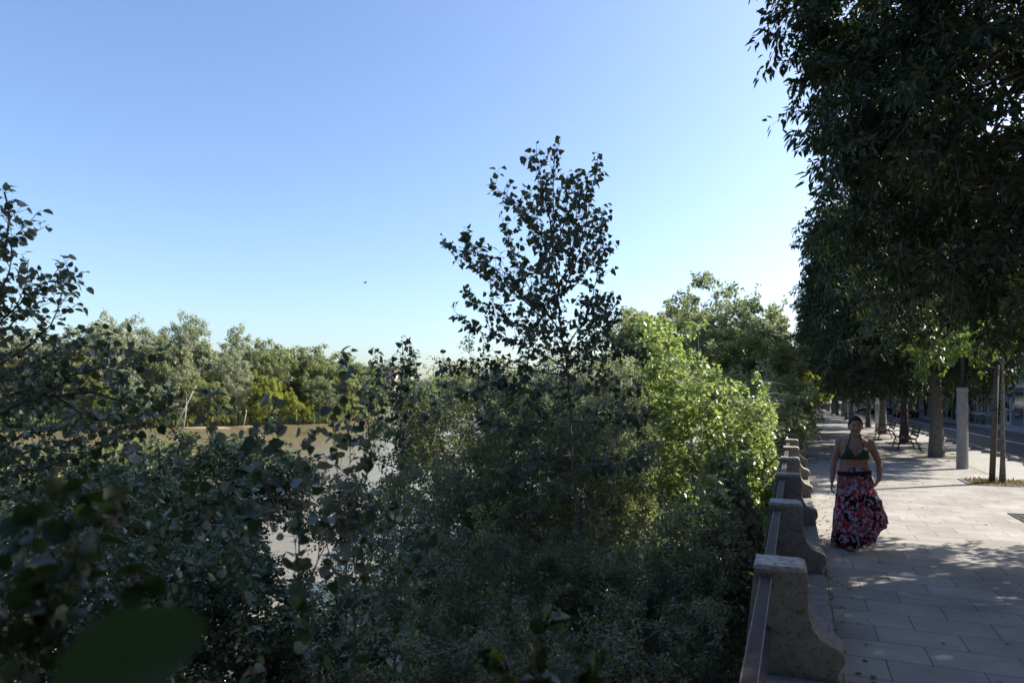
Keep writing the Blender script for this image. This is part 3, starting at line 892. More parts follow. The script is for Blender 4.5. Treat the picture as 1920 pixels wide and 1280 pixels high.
# ------------------------------------------------------------------ far bank
FB = {}
def fvar(key, mat, rx, rz, seed, leaf='elm', ls=.5, ncl=170, per=80, clr=1.5, **kw):
    r = build_tree('far_bank_tree', (0, 0, 0), 2.5, .28, (0, 0, rz * 1.08, rx, rx, rz), ncl, clr, per, leaf, ls, M[mat], M['pale_bark'], seed, 'x', 'tree', 'trees on the far river bank',
                   droop=.25, limbs=8, lobes=.32, sides=5, **kw)
    return r, rx, rz


FB['a'] = fvar('a', 'silver', 5.2, 8.6, 51)
FB['b'] = fvar('b', 'silver', 6.2, 7.2, 52)
FB['c'] = fvar('c', 'dull', 5.6, 7.4, 53)
FB['d'] = fvar('d', 'olive', 5.2, 5.6, 54)
FB['e'] = fvar('e', 'lime', 3.2, 3.6, 55, clr=.9, ls=.38, ncl=110)
used = set()


def far_tree(key, px, top, D, label, wscale=1.0, zb=-2.6, cat='tree'):
    r, rx, rz = FB[key]
    o = r if key not in used else copy_tree(r)
    used.add(key)
    g = P(px, VY, D); zt = H + (VY - top) / F * D
    s = (zt - zb) / (rz * 2.12)
    o.location = (g[0], g[1], zb); o.scale = (s * wscale, s * wscale, s); o.rotation_euler.z = (px * 1.37) % 6.28
    tag(o, label, cat)
    return o


def fD(px):   # distance of the far bank at column px
    for (x0, d0), (x1, d1) in zip(fb[:-1], fb[1:]):
        p0, p1 = VX + F * x0 / d0, VX + F * x1 / d1
        if p0 <= px <= p1:
            k = (px - VX) / F
            t = (k * d0 - x0) / ((x1 - x0) - k * (d1 - d0))
            return d0 + t * (d1 - d0)
    return 150


FT = [('b', -60, 620, 8, 1.1, 'silvery tree beyond the left edge on the far bank'), ('c', 10, 630, 7, 1.1, 'far-bank tree hidden behind the near branch at the left edge'),
      ('a', 70, 622, 9, 1.2, 'far-bank tree showing between leaves near the left edge'), ('c', 125, 628, 6, 1.1, 'dull green far-bank tree just right of the drooping near branch'),
      ('b', 165, 612, 10, .95, 'pale silvery far-bank tree, leftmost one clear of the near branch'), ('b', 205, 608, 7, .9, 'broad silvery far-bank tree, second one clear of the near branch'),
      ('a', 262, 596, 9, .85, 'whitish tall far-bank poplar left of the two highest ones'), ('c', 300, 632, 5, .9, 'lower green far-bank tree between tall silvery ones'),
      ('a', 338, 588, 10, .75, 'highest silvery far-bank poplar, left of the highest pair'), ('a', 366, 596, 8, .7, 'slim silvery far-bank poplar, right of the highest pair'),
      ('c', 402, 640, 8, .9, 'green far-bank tree just right of the highest pair'), ('a', 455, 612, 11, .8, 'airy far-bank tree with bare twiggy top'),
      ('c', 488, 640, 8, .9, 'rounded far-bank tree right of the twiggy-topped one'), ('b', 430, 668, 3, .9, 'pale lower crown in front of the twiggy-topped far tree'),
      ('d', 545, 652, 12, 1.0, 'olive far-bank tree in front of the pale roof'), ('c', 580, 648, 9, .9, 'dark-topped far-bank tree right of the pale roof'),
      ('d', 618, 662, 9, 1.0, 'olive far-bank tree right of centre of the far row'), ('c', 655, 668, 14, 1.1, 'last large far-bank tree before the bridge'),
      ('d', 690, 690, 10, 1.0, 'small olive far-bank tree near the pinkish house'), ('b', 330, 690, 1, .9, 'low silvery crown below the highest pair'),
      ('d', 380, 700, 1, 1.1, 'low olive crown leaning over the sand bank'), ('b', 230, 690, 1, 1.0, 'low silvery crown at the left part of the far bank'),
      ('c', 600, 705, 1, 1.2, 'low rounded grey-green crown at the water right of the lime shrubs'), ('d', 650, 720, 2, 1.2, 'low olive crown touching the water at the right of the far bank'),
      ('d', 160, 700, 1, 1.1, 'low olive crown at the water on the left')]
for key, px, top, dd, ws, lab in FT:
    far_tree(key, px, top, fD(px) + dd + 3, lab, ws)
FS = [('e', 500, 706, 'lime-yellow bush at the far waterline'), ('e', 185, 720, 'lime-yellow bush at the far waterline near the left'), ('e', 545, 735, 'greenish bush next to the lime-yellow one'),
      ('e', 475, 745, 'small lime bush above the sand bank'), ('e', 320, 775, 'low bush touching the water left of the sand bank'), ('e', 625, 765, 'low bush touching the water at the right end'),
      ('e', 575, 755, 'mid-size bush on the far waterline right of the greenish one'), ('e', 255, 760, 'low lime bush on the far waterline at left')]
for key, px, top, lab in FS:
    far_tree(key, px, top, fD(px) + 1.5, lab, .8, -3.4, 'bush')
# reeds along the far water line
rg = np.random.default_rng(77)
pp = rg.uniform(-200, 700, 5200)
pos = []
for x in pp:
    d = fD(x) + 1 + abs(rg.normal(0, 1.6)); g = P(x, VY, d); pos.append([g[0], g[1], -3.9 + .2 * rg.random()])
pos = np.array(pos); n = len(pos)
V, Fq = leaves_np(pos, unit(np.c_[rg.normal(0, .25, (n, 2)), np.ones(n)]), unit(np.c_[rg.normal(size=(n, 2)), rg.normal(0, .2, n)]), rg.uniform(1.0, 2.6, n), 'willow')
tag(link('reeds', np_mesh('reeds', V, Fq), M['reed']), 'band of reeds along the far waterline', 'reeds', kind='stuff')
# leaning pale trunks on the far bank
for i, (a, b_, lab) in enumerate([((330, 775), (368, 722), 'pale leaning bare trunk above the sand bank'), ((345, 778), (350, 735), 'thin pale trunk rising beside the leaning one'), ((457, 790), (462, 760), 'short pale dead stem at the water by the sand bank')]):
    d = fD(a[0]) - 1.0
    A, B_ = P(a[0], a[1], d), P(b_[0], b_[1], d + 2)
    A[2] = -3.7
    mb = MB(); mb.path([A, (A + B_) / 2 + np.array([.3, 0, .5]), B_], [.10, .08, .04], 6)
    tag(mb.build('leaning_trunk', M['pale_bark'], None, True), lab, 'tree trunk')

# distant wood, bridge, houses
rg = np.random.default_rng(91)
n = 26000
cx_ = []
for xc0, D0, hh in [(-230 + i * 11, 560 + 40 * math.sin(i), 19 + 5 * math.sin(i * 1.7) + 3 * math.sin(i * .6)) for i in range(62)]:
    cx_.append((xc0, D0, hh))
ci = rg.integers(0, len(cx_), n)
cc = np.array(cx_)[ci]
d3 = unit(rg.normal(size=(n, 3)))
r3 = rg.uniform(.5, 1, n)[:, None]
q = d3 * r3 * np.array([12, 14, 1.0])
X_ = cc[:, 0] + q[:, 0]; D_ = cc[:, 1] + q[:, 1]; Z_ = cc[:, 2] * (.5 + .45 * q[:, 2])
pos = np.c_[X_ * CS - D_ * SN, D_ * CS + X_ * SN, Z_]
V, Fq = leaves_np(pos, unit(rg.normal(size=(n, 3))), unit(rg.normal(size=(n, 3))), rg.uniform(1.6, 3.2, n), 'elm')
tag(link('distant_wood', np_mesh('distant_wood', V, Fq), M['dull']), 'far-off wood on the horizon beyond the bridge', 'woodland', kind='stuff')


def box_cam(mb, xc, D, z0, z1, w, d, rz=TH):
    q = cw(xc, D); mb.box((q[0], q[1], (z0 + z1) / 2), (w, d, z1 - z0), rz)


br = empty('bridge', cw(-75, 400), 0, 'long low grey bridge crossing the river in the far distance', 'bridge')
def bparts(name, items, mat):
    mb = MB()
    o0 = cw(-75, 400)
    for xc, D, z0, z1, w, d in items:
        q = cw(xc, D) - o0; mb.box((q[0], q[1], (z0 + z1) / 2), (w, d, z1 - z0), TH)
    return mb.build(name, mat, br)
bparts('deck', [(-75, 400, 8.2, 9.7, 190, 11)], M['grey_wall'])
bparts('railing', [(-75, 394.8, 9.7, 10.9, 190, .3)] + [(-165 + i * 6, 394.5, 9.6, 11.2, .5, .5) for i in range(31)], M['steel'])
for i in range(6):
    bparts('pier', [(-160 + i * 32, 400, -5, 8.2, 3.2, 9)], M['concrete'])


def house(name, px, D, ytop, w, wallm, label, roof=True, hh=9):
    g = P(px, VY, D); zt = H + (VY - ytop) / F * D
    r = empty(name, (g[0], g[1], -1.5), TH, label, 'building')
    h = zt + 1.5
    hb = h - (1.8 if roof else .6)
    MB().box((0, 0, hb / 2), (w, w * .7, hb)).build('wall', wallm, r)
    if roof:
        MB().prism([(-w / 2 - .5, hb), (w / 2 + .5, hb), (0, h)], 'y', -w * .38, w * .38).build('roof', M['roof_tile'], r)
    else:
        mb = MB(); mb.box((0, 0, h - .3), (w + .5, w * .7 + .5, .6))
        for i in range(9): mb.box((-w / 2 + i * w / 8, -w * .36, h + .35), (.35, .35, .7))
        mb.build('roof', M['cream_wall'], r)
    for fz_ in range(int(hb // 3)):
        for i in range(3):
            wn = MB().box((-w * .3 + i * w * .3, -w * .35 - .02, 1.8 + fz_ * 3), (1.0, .1, 1.4)).build('window', M['glass'], r)
            MB().box((-w * .3 + i * w * .3, -w * .35 - .06, 1.8 + fz_ * 3 - .78), (1.2, .22, .1)).build('sill', M['white_paint'], wn)
    return r


house('building', 522, 235, 655, 9, M['cream_wall'], 'pale building roof peeking over the far-bank trees', False)
house('house', 704, 320, 686, 20, M['pink_wall'], 'small pinkish house between far trees left of the bridge')
house('house', 756, 350, 699, 9, M['white_paint'], 'tiny white house above the bridge')

# ------------------------------------------------------------------ near poplars with drawn branches
def catmull(pts, m=6):
    pts = np.asarray(pts, float)
    Pn = np.vstack([2 * pts[0] - pts[1], pts, 2 * pts[-1] - pts[-2]])
    out = []
    for i in range(1, len(Pn) - 2):
        for t in np.linspace(0, 1, m, endpoint=False):
            a, b, c, d = Pn[i - 1], Pn[i], Pn[i + 1], Pn[i + 2]
            out.append(.5 * ((2 * b) + (-a + c) * t + (2 * a - 5 * b + 4 * c - d) * t * t + (-a + 3 * b - 3 * c + d) * t ** 3))
    out.append(pts[-1])
    return np.array(out)


def hero(name, stems, seed, leaf, ls, lmat, bark, label, cat, tl=.3, ds=.075, ld=.038, r0=.02, start=.15, group=None, droop=.5, flat=.5, trunk_n=1, up=.35, pet=.03):
    """stems: list of (points, radius scale). The first trunk_n are trunk, they carry few twigs."""
    rg = np.random.default_rng(seed)
    base = np.array(stems[0][0][0], float)
    root = empty(name, tuple(base), 0, label, cat, group)
    lines, lp, la, ln = [], [], [], []
    for si, (pts, rs) in enumerate(stems):
        C = catmull(pts)
        seg = np.r_[0, np.cumsum(np.linalg.norm(np.diff(C, axis=0), axis=1))]
        L = seg[-1]
        k = max(8, int(L / .07)); s = np.linspace(0, L, k)
        C = np.c_[[np.interp(s, seg, C[:, j]) for j in range(3)]].T
        C[1:-1] += rg.normal(0, .006, (k - 2, 3))
        rad = r0 * rs * (1 - .86 * (s / L) ** .9)
        lines.append((C, rad))
        T = unit(np.gradient(C, axis=0))
        st = start if si >= trunk_n else .62
        # twigs
        ss = np.arange(L * st, L, ds)
        for u in ss:
            f = u / L
            p = np.array([np.interp(u, s, C[:, j]) for j in range(3)]); t = unit(np.array([np.interp(u, s, T[:, j]) for j in range(3)]))
            d = unit(t * rg.uniform(.35, .8) + rg.normal(0, .55, 3) + np.array([0, 0, up]))
            l = tl * rg.uniform(.35, 1.1) * (1.05 - .6 * f)
            m = p + d * l * .5; e = p + d * l + np.array([0, 0, .12 * l])
            lines.append((np.array([p, m, e]), np.array([.0032, .0024, .0012])))
            nl = max(2, int(l / ld))
            tt = (np.arange(nl) + rg.uniform(.3, 1)) / nl
            q = p + (e - p) * np.clip(tt, 0, 1.02)[:, None]
            lp.append(q); la.append(np.repeat(d[None], nl, 0)); ln.append(np.arange(nl))
        # leaves on the leader's end
        u = np.arange(L * max(st, .55), L, ld * 1.4)
        q = np.c_[[np.interp(u, s, C[:, j]) for j in range(3)]].T
        lp.append(q); la.append(np.repeat(T[-1][None], len(u), 0)); ln.append(np.arange(len(u)))
        q = C[-1:] + rg.normal(0, .01, (4, 3)); lp.append(q); la.append(np.repeat(T[-1][None], 4, 0)); ln.append(np.arange(4))
    q = np.concatenate(lp); d = np.concatenate(la); n_ = len(q)
    side = unit(np.cross(d, rg.normal(size=(n_, 3))))
    pd = unit(side * .9 + d * .45)
    pl = pet * rg.uniform(.5, 1.5, n_)
    base_l = q + pd * pl[:, None]
    ax = unit(pd * .55 + d * .2 + rg.normal(0, .35, (n_, 3)) + np.array([0, 0, -droop]))
    nr = unit(rg.normal(0, .6, (n_, 3)) + np.array([0, 0, flat]) + side * .5)
    sz = ls * rg.uniform(.55, 1.15, n_)
    for a_, b_ in zip(q[::1], base_l[::1]):
        lines.append((np.array([a_, b_]), np.array([.0015, .0010])))
    k = len(stems)
    V, Fq = tubes_np(lines[:k], 7); V2, F2 = tubes_np(lines[k:], 3)
    link('branches', np_mesh('branches', np.concatenate([V, V2]) - base, np.concatenate([Fq, F2 + len(V)]), True), bark, root)
    V, Fq = leaves_np(base_l - base, ax, nr, sz, leaf)
    link('foliage', np_mesh('foliage', V, Fq), lmat, root)
    return root


def PX(*a):
    """pixel polyline with depths: (px,py,D) ..."""
    return [P(*q) for q in a]


D0 = 6.7
g0 = P(1102, 1280, D0); gb = np.array([g0[0] + .05, g0[1], gz(g0[0], g0[1]) - .1])
trunk = [gb] + PX((1102, 1280, 6.7), (1093, 1130, 6.7), (1084, 980, 6.7), (1074, 860, 6.7), (1068, 760, 6.7), (1061, 680, 6.7), (1050, 590, 6.7), (1043, 500, 6.7), (1038, 420, 6.7), (1037, 340, 6.7), (1041, 280, 6.7))
S = [(trunk, 1.35)]
for pl in [
    [(1056, 640, 6.7), (1012, 592, 6.5), (965, 535, 6.4), (912, 490, 6.3), (870, 440, 6.3)],
    [(1000, 578, 6.5), (935, 525, 6.7), (880, 490, 6.8), (846, 462, 6.9)],
    [(1050, 560, 6.7), (1083, 480, 6.8), (1104, 390, 6.9), (1120, 300, 7.0)],
    [(1044, 500, 6.7), (1003, 425, 6.8), (962, 378, 6.9), (925, 348, 7.0)],
    [(1058, 655, 6.7), (1100, 590, 6.5), (1120, 520, 6.4), (1126, 450, 6.4)],
    [(1062, 690, 6.7), (985, 650, 6.4), (915, 630, 6.2), (868, 598, 6.1)],
    [(1064, 705, 6.7), (965, 688, 6.9), (885, 690, 7.1), (832, 692, 7.2)],
    [(1064, 712, 6.7), (1120, 676, 6.6), (1168, 655, 6.5), (1200, 672, 6.5)],
    [(1039, 440, 6.7), (1020, 370, 6.5), (1006, 288, 6.4)],
    [(1047, 545, 6.7), (1072, 470, 6.5), (1080, 395, 6.4), (1075, 330, 6.4)],
    [(1060, 670, 6.7), (1098, 630, 6.9), (1132, 575, 7.1)],
    [(1055, 625, 6.7), (1005, 560, 6.9), (972, 500, 7.0), (948, 425, 7.1)],
    [(1052, 590, 6.7), (1030, 520, 6.4), (1008, 460, 6.2), (985, 395, 6.2)],
    [(1060, 660, 6.7), (1010, 620, 6.9), (940, 600, 7.1), (880, 560, 7.2)],
    [(1064, 725, 6.7), (990, 735, 6.6), (920, 722, 6.5), (870, 735, 6.4)],
    [(1066, 745, 6.7), (1130, 722, 6.9), (1190, 735, 7.0)],
    [(1048, 555, 6.7), (1090, 520, 6.9), (1118, 470, 7.0), (1128, 400, 7.1)],
    [(1043, 470, 6.7), (1060, 400, 6.9), (1068, 340, 6.9)],
    [(1062, 690, 6.7), (1110, 640, 6.5), (1150, 610, 6.4), (1140, 560, 6.4)],
    [(1068, 775, 6.7), (985, 800, 6.5), (905, 795, 6.4)],
    [(1070, 790, 6.7), (1150, 790, 6.5), (1215, 775, 6.4)],
    [(1074, 850, 6.7), (1000, 880, 6.3), (930, 890, 6.0)],
    [(1076, 870, 6.7), (1150, 880, 6.3), (1200, 870, 6.0)],
]:
    S.append((PX(*pl), .5))
hero('poplar_tree', S, 7, 'lobed', .066, M['poplar'], M['twig'], 'tall slender young poplar with dark leaves standing against the sky at the centre', 'tree', tl=.36, ds=.042, ld=.031, r0=.021, start=.14)


def ground_below(p, dx=0.0, dy=0.0):
    x, y = p[0] + dx, p[1] + dy
    return np.array([x, y, gz(x, y) - .1])


# small poplar tops left of it
q0 = P(752, 900, 9.0)
S = [([ground_below(q0), q0] + PX((750, 800, 9.0), (752, 720, 9.0), (757, 640, 9.0)), 1.0)]
for pl in [[(750, 800, 9), (725, 730, 8.9), (702, 660, 8.8)], [(751, 760, 9), (780, 710, 9.1), (775, 665, 9.2)], [(750, 820, 9), (700, 770, 9.1), (690, 690, 9.2)],
           [(750, 850, 9), (800, 790, 8.9), (835, 720, 8.8)], [(750, 880, 9), (690, 850, 9), (660, 800, 9)]]:
    S.append((PX(*pl), .5))
hero('poplar_tree', S, 8, 'lobed', .085, M['poplar'], M['twig'], 'small dark poplar with two leafy tips against the sky left of the tall one', 'tree', tl=.34, ds=.06, ld=.04, r0=.02, start=.15)

# near left white poplar: branches sweep in from the left edge
D1 = 3.9
a0 = P(-170, 1100, 4.2)
S = [([ground_below(a0), a0] + PX((-120, 900, 4.1), (-80, 740, 4.0), (-40, 600, 4.0), (0, 480, 4.0), (15, 420, 4.0), (8, 360, 4.0)), 1.6)]
for pl, w in [
    ([(-90, 760, 4.0), (0, 610, 3.9), (70, 550, 3.8), (150, 528, 3.8)], .6),
    ([(-90, 740, 4.0), (20, 670, 4.2), (90, 610, 4.3), (128, 520, 4.3)], .6),
    ([(-60, 650, 4.0), (-10, 560, 3.8), (15, 500, 3.7), (40, 430, 3.7)], .5),
    ([(-110, 850, 4.1), (20, 762, 3.8), (110, 742, 3.7), (190, 738, 3.6), (240, 757, 3.6), (300, 790, 3.6)], 1.0),
    ([(-110, 900, 4.1), (40, 820, 4.2), (150, 800, 4.3), (240, 835, 4.3)], .7),
    ([(60, 752, 3.8), (150, 700, 3.7), (230, 690, 3.6), (290, 665, 3.6)], .5),
    ([(-120, 930, 4.1), (60, 880, 3.8), (170, 850, 3.7), (260, 800, 3.6)], .7),
    ([(-70, 720, 4.0), (40, 690, 4.3), (120, 650, 4.4), (190, 655, 4.4)], .5),
    ([(-120, 960, 4.1), (20, 930, 4.0), (100, 900, 3.9), (200, 900, 3.9)], .6),
    ([(-120, 800, 4.1), (-20, 720, 3.7), (60, 690, 3.6), (110, 700, 3.6)], .5),
    ([(-60, 660, 4.0), (10, 620, 4.2), (50, 575, 4.3), (60, 520, 4.3)], .5),
    ([(100, 742, 3.7), (170, 780, 3.9), (230, 790, 4.0), (320, 745, 4.0)], .5),
    ([(-120, 880, 4.1), (0, 860, 4.5), (120, 830, 4.6), (200, 770, 4.6), (240, 720, 4.6)], .6),
]:
    S.append((PX(*pl), w))
hero('white_poplar', S, 9, 'round', .047, M['wpoplar'], M['twig'], 'white poplar whose leafy branches reach in from the left edge against the sky', 'tree', tl=.33, ds=.042, ld=.028, r0=.022, start=.2, droop=.4, flat=.9)

# near shoots in front of the river
def shoots(stems, seed, label, **kw):
    p0 = P(*stems[0][0]); S = [([ground_below(p0, .0, .1), p0] + PX(*stems[0][1:]), 1.0)]
    for s_ in stems[1:]: S.append((PX(*s_), .55))
    return hero('poplar_sapling', S, seed, 'round', kw.pop('ls', .052), M['wpoplar'], M['twig'], label, 'sapling', group='poplar saplings in front of the river', **kw)


shoots([[(665, 1290, 2.95), (668, 1120, 2.95), (660, 980, 2.95), (655, 860, 2.9), (655, 760, 2.9), (652, 672, 2.9)],
        [(664, 1060, 2.9), (640, 930, 2.8), (628, 830, 2.8), (634, 720, 2.8)], [(660, 960, 2.9), (690, 880, 3.0), (694, 790, 3.0), (680, 740, 3.0)],
        [(664, 1100, 2.9), (700, 1020, 2.9), (720, 950, 2.9)], [(664, 1150, 2.9), (620, 1050, 3.0), (600, 950, 3.1), (612, 860, 3.1)]],
       14, 'tall upright sapling with round leaves crossing the far bank, right of the river view', tl=.15, ds=.05, ld=.029, r0=.009, start=.12, droop=.45, flat=.9)
shoots([[(590, 1290, 2.7), (572, 1120, 2.7), (548, 980, 2.7), (530, 880, 2.7), (520, 812, 2.7)],
        [(560, 1040, 2.7), (570, 930, 2.6), (585, 860, 2.6), (578, 815, 2.6)], [(555, 1000, 2.7), (505, 930, 2.8), (492, 850, 2.8), (508, 760, 2.8)],
        [(570, 1100, 2.7), (620, 1000, 2.8), (640, 920, 2.8)]],
       15, 'sapling with large round dark leaves in the middle of the brown river', tl=.13, ds=.052, ld=.029, r0=.008, start=.15, droop=.45, flat=.9)
shoots([[(470, 1290, 3.1), (455, 1120, 3.1), (430, 980, 3.1), (405, 880, 3.1), (388, 800, 3.1), (392, 745, 3.1)],
        [(440, 1020, 3.1), (462, 900, 3.0), (470, 810, 3.0)], [(435, 990, 3.1), (370, 930, 3.2), (340, 880, 3.2)]],
       16, 'thin sapling with sparse round leaves standing before the sand bank', tl=.11, ds=.07, ld=.032, r0=.007, start=.2, droop=.45, flat=.9)
shoots([[(330, 1290, 3.3), (325, 1120, 3.3), (300, 980, 3.3), (270, 900, 3.3), (265, 850, 3.3)],
        [(315, 1060, 3.3), (360, 980, 3.2), (390, 940, 3.2)], [(315, 1080, 3.3), (240, 1010, 3.4), (190, 960, 3.4)], [(320, 1120, 3.3), (400, 1060, 3.4), (430, 1010, 3.4)]],
       17, 'dim sapling with round leaves below the branch of the left white poplar', tl=.22, ds=.045, ld=.03, r0=.008, start=.1, droop=.5)
shoots([[(740, 1290, 3.6), (745, 1180, 3.6), (742, 1080, 3.6), (735, 1000, 3.6), (745, 930, 3.6)],
        [(742, 1120, 3.6), (790, 1060, 3.7), (810, 1000, 3.7)], [(742, 1150, 3.6), (690, 1080, 3.6), (680, 1040, 3.6)]],
       18, 'dark sapling right of the gap where the water glitters', tl=.2, ds=.055, ld=.038, r0=.007, start=.1, droop=.5, ls=.052)
# very near out-of-focus shoots
def near_shoot(stems, seed, label, ls, **kw):
    p0 = P(*stems[0][0]); S = [([ground_below(p0, -.1, .0), p0] + PX(*stems[0][1:]), 1.0)]
    for s_ in stems[1:]: S.append((PX(*s_), .6))
    return hero('elm_shoot', S, seed, 'round', ls, M['nearleaf'], M['twig'], label, 'shoot', **kw)


M['nearleaf'] = leaf_mat('near_dark_leaf', (.018, .034, .014), (.03, .052, .02), (.03, .045, .026), .14, .5, (.10, .17, .02))
near_shoot([[(60, 1500, 1.25), (90, 1250, 1.2), (110, 1080, 1.2), (150, 930, 1.2)], [(100, 1150, 1.2), (180, 1030, 1.15), (215, 960, 1.15)], [(95, 1200, 1.2), (50, 1080, 1.25), (70, 990, 1.25)],
            [(90, 1250, 1.2), (200, 1160, 1.2), (260, 1080, 1.2)], [(80, 1350, 1.2), (10, 1200, 1.2), (-10, 1080, 1.2)]], 19,
           'dark out-of-focus leafy shoot close to the camera at lower left', .042, tl=.08, ds=.036, ld=.026, r0=.005, start=.05, droop=.2, pet=.015)
near_shoot([[(1030, 1500, 1.9), (1020, 1320, 1.9), (1000, 1230, 1.9), (1030, 1160, 1.9)], [(1020, 1330, 1.9), (960, 1270, 1.85), (930, 1240, 1.85)], [(1020, 1360, 1.9), (1100, 1270, 1.95)]], 20,
           'green leafy shoot poking up from the bottom edge right of centre', .055, tl=.1, ds=.04, ld=.03, r0=.004, start=.3, droop=.1, pet=.012)
# one very large leaf right in front of the lens
lr = empty('near_twig', tuple(P(-60, 1420, .5)), 0, 'single very near blurred leaf filling the bottom left corner', 'twig')
bs = np.array(lr.location)
p0, p1 = P(60, 1330, .47), P(405, 1150, .45)
ax = unit((p1 - p0)[None])[0]; L = np.linalg.norm(p1 - p0)
view = unit((P(230, 1240, .46) - np.array([0, 0, H]))[None])[0]
up_ = unit((np.cross(ax, view))[None])[0]
V, Fq = leaves_np((p0 - bs)[None], ax[None], (-view + .35 * up_)[None], np.array([L]), 'elm')
bmq = np_mesh('leaf', V, Fq, True)
M['nearblade'] = leaf_mat('near_blurred_leaf', (.03, .055, .026), (.035, .06, .028), (.04, .07, .035), .25, .5, (.10, .18, .05))
lo = link('leaf', bmq, M['nearblade'], lr)
sm = lo.modifiers.new('sub', 'SUBSURF'); sm.levels = 3; sm.render_levels = 3
gg = ground_below(P(-300, 1700, .6))
mb = MB(); mb.path([gg - bs, (gg * np.array([1, 1, 0]) + np.array([0, 0, .3])) - bs, P(-150, 1700, .55) - bs, np.zeros(3), p0 - bs], [.006, .005, .004, .0025, .0015], 6)
mb.build('stem', M['twig'], lr, True)

# ivy-like ground cover on the bank
rg = np.random.default_rng(123)
n = 60000
x = -.38 - 12.5 * rg.random(n) ** 1.1; y = rg.uniform(.5, 45, n)
z = np.array([gz(a, b_) for a, b_ in zip(x, y)]) + .02 + .45 * rg.random(n) ** 2 * (1 + .6 * np.sin(x * 2.1 + y * 1.3))
V, Fq = leaves_np(np.c_[x, y, z], unit(rg.normal(size=(n, 3)) + np.array([0, 0, .5])), unit(rg.normal(0, .6, (n, 3)) + np.array([0, 0, 1])), rg.uniform(.05, .16, n), 'elm')
tag(link('ground_cover', np_mesh('ground_cover', V, Fq), M['elm']), 'low leafy weeds covering the river bank', 'weeds', kind='stuff')

# ------------------------------------------------------------------ street furniture
def lamp_post(y, kind, label):
    r = empty('lamp_post', (TX - .02, y, 0), 0, label, 'lamp post', 'lamp posts between the street trees')
    if kind == 'concrete':
        n = 12
        oct_ = [(math.cos(6.2832 * (i + .5) / n), math.sin(6.2832 * (i + .5) / n)) for i in range(n)]
        mb = MB(); mb.path([(0, 0, -.02), (0, 0, 2.05)], [.142, .130], n); mb.build('concrete_sleeve', M['concrete'], r)
        mb = MB(); mb.path([(0, 0, 2.05), (0, 0, 2.07), (0, 0, 2.13), (0, 0, 2.15)], [.133, .138, .138, .12], n); mb.build('collar', M['concrete'], r)
        mb = MB(); mb.path([(0, 0, 2.14), (0, 0, 7.6)], [.045, .04], 12); mb.path([(0, 0, 7.55), (.5, 0, 7.9), (1.3, 0, 8.0)], [.03, .03, .028], 8); mb.build('pole', M['iron'], r, True)
        mb = MB(); mb.box((-.005, -.142, .55), (.12, .02, .32), bev=.004); mb.build('hatch', M['concrete'], r)
    else:
        mb = MB(); mb.path([(0, 0, -.02), (0, 0, .05)], [.17, .17], 16); mb.build('base_plate', M['steel'], r)
        mb = MB(); mb.path([(0, 0, .05), (0, 0, 1.2), (0, 0, 7.6)], [.105, .10, .06], 14); mb.path([(0, 0, 7.55), (.5, 0, 7.9), (1.3, 0, 8.0)], [.035, .03, .028], 8); mb.build('pole', M['steel'], r, True)
        mb = MB(); mb.path([(0, 0, 1.5), (0, 0, 1.86)], [.108, .106], 14); mb.build('white_band', M['white_paint'], r)
    mb = MB(); mb.box((1.55, 0, 8.0), (.6, .22, .1), bev=.03); hd = mb.build('lamp_head', M['steel'], r)
    MB().box((1.58, 0, 7.945), (.4, .16, .012)).build('lens', M['lamp_clear'], hd)
    return r


lamp_post(21.3, 'concrete', 'lamp post with thick round concrete sleeve, nearest of the poles')
lamp_post(41.8, 'steel', 'grey steel lamp post with white band beside the benches')
lamp_post(64.0, 'steel', 'distant steel lamp post seen left of the woman\'s head')


def bench(y, label):
    r = empty('bench', (3.72, y, 0), 0, label, 'bench', 'benches facing the river')
    L = 1.7
    s = MB()
    for i in range(5): s.box((-.24 + i * .105, 0, .43 - .006 * i), (.085, L, .03), bev=.006)
    s.build('seat', M['bronze'], r)
    s = MB()
    for i in range(4):
        z = .53 + i * .105
        s.box((.25 + (z - .43) * .28, 0, z), (.028, L, .085), bev=.006)
    s.build('backrest', M['bronze'], r)
    for sy in (-L / 2 + .12, L / 2 - .12):
        f = MB()
        f.path([(-.34, sy, .02), (-.31, sy, .2), (-.25, sy, .40), (0, sy, .405), (.2, sy, .395), (.27, sy, .5), (.37, sy, .88)], .022, 8)
        f.path([(.36, sy, .02), (.3, sy, .2), (.2, sy, .39)], .022, 8)
        f.path([(-.31, sy, .2), (-.1, sy, .3), (.1, sy, .3), (.3, sy, .2)], .014, 6)
        f.path([(-.26, sy, .40), (-.30, sy, .55), (-.27, sy, .635), (-.1, sy, .65), (.1, sy, .64), (.3, sy, .62)], .018, 8)
        f.ball((-.34, sy, .02), (.035, .03, .02)); f.ball((.36, sy, .02), (.035, .03, .02))
        f.build('leg', M['iron'], r, True)
    return r


bench(28.6, 'nearest slatted bench with dark iron legs by the slim dark trunk')
bench(34.9, 'second slatted bench, just behind the nearest one')
bench(57.0, 'small distant bench beyond the woman, left of her head')
bench(77.0, 'farthest bench, a tiny shape among the receding trunks')

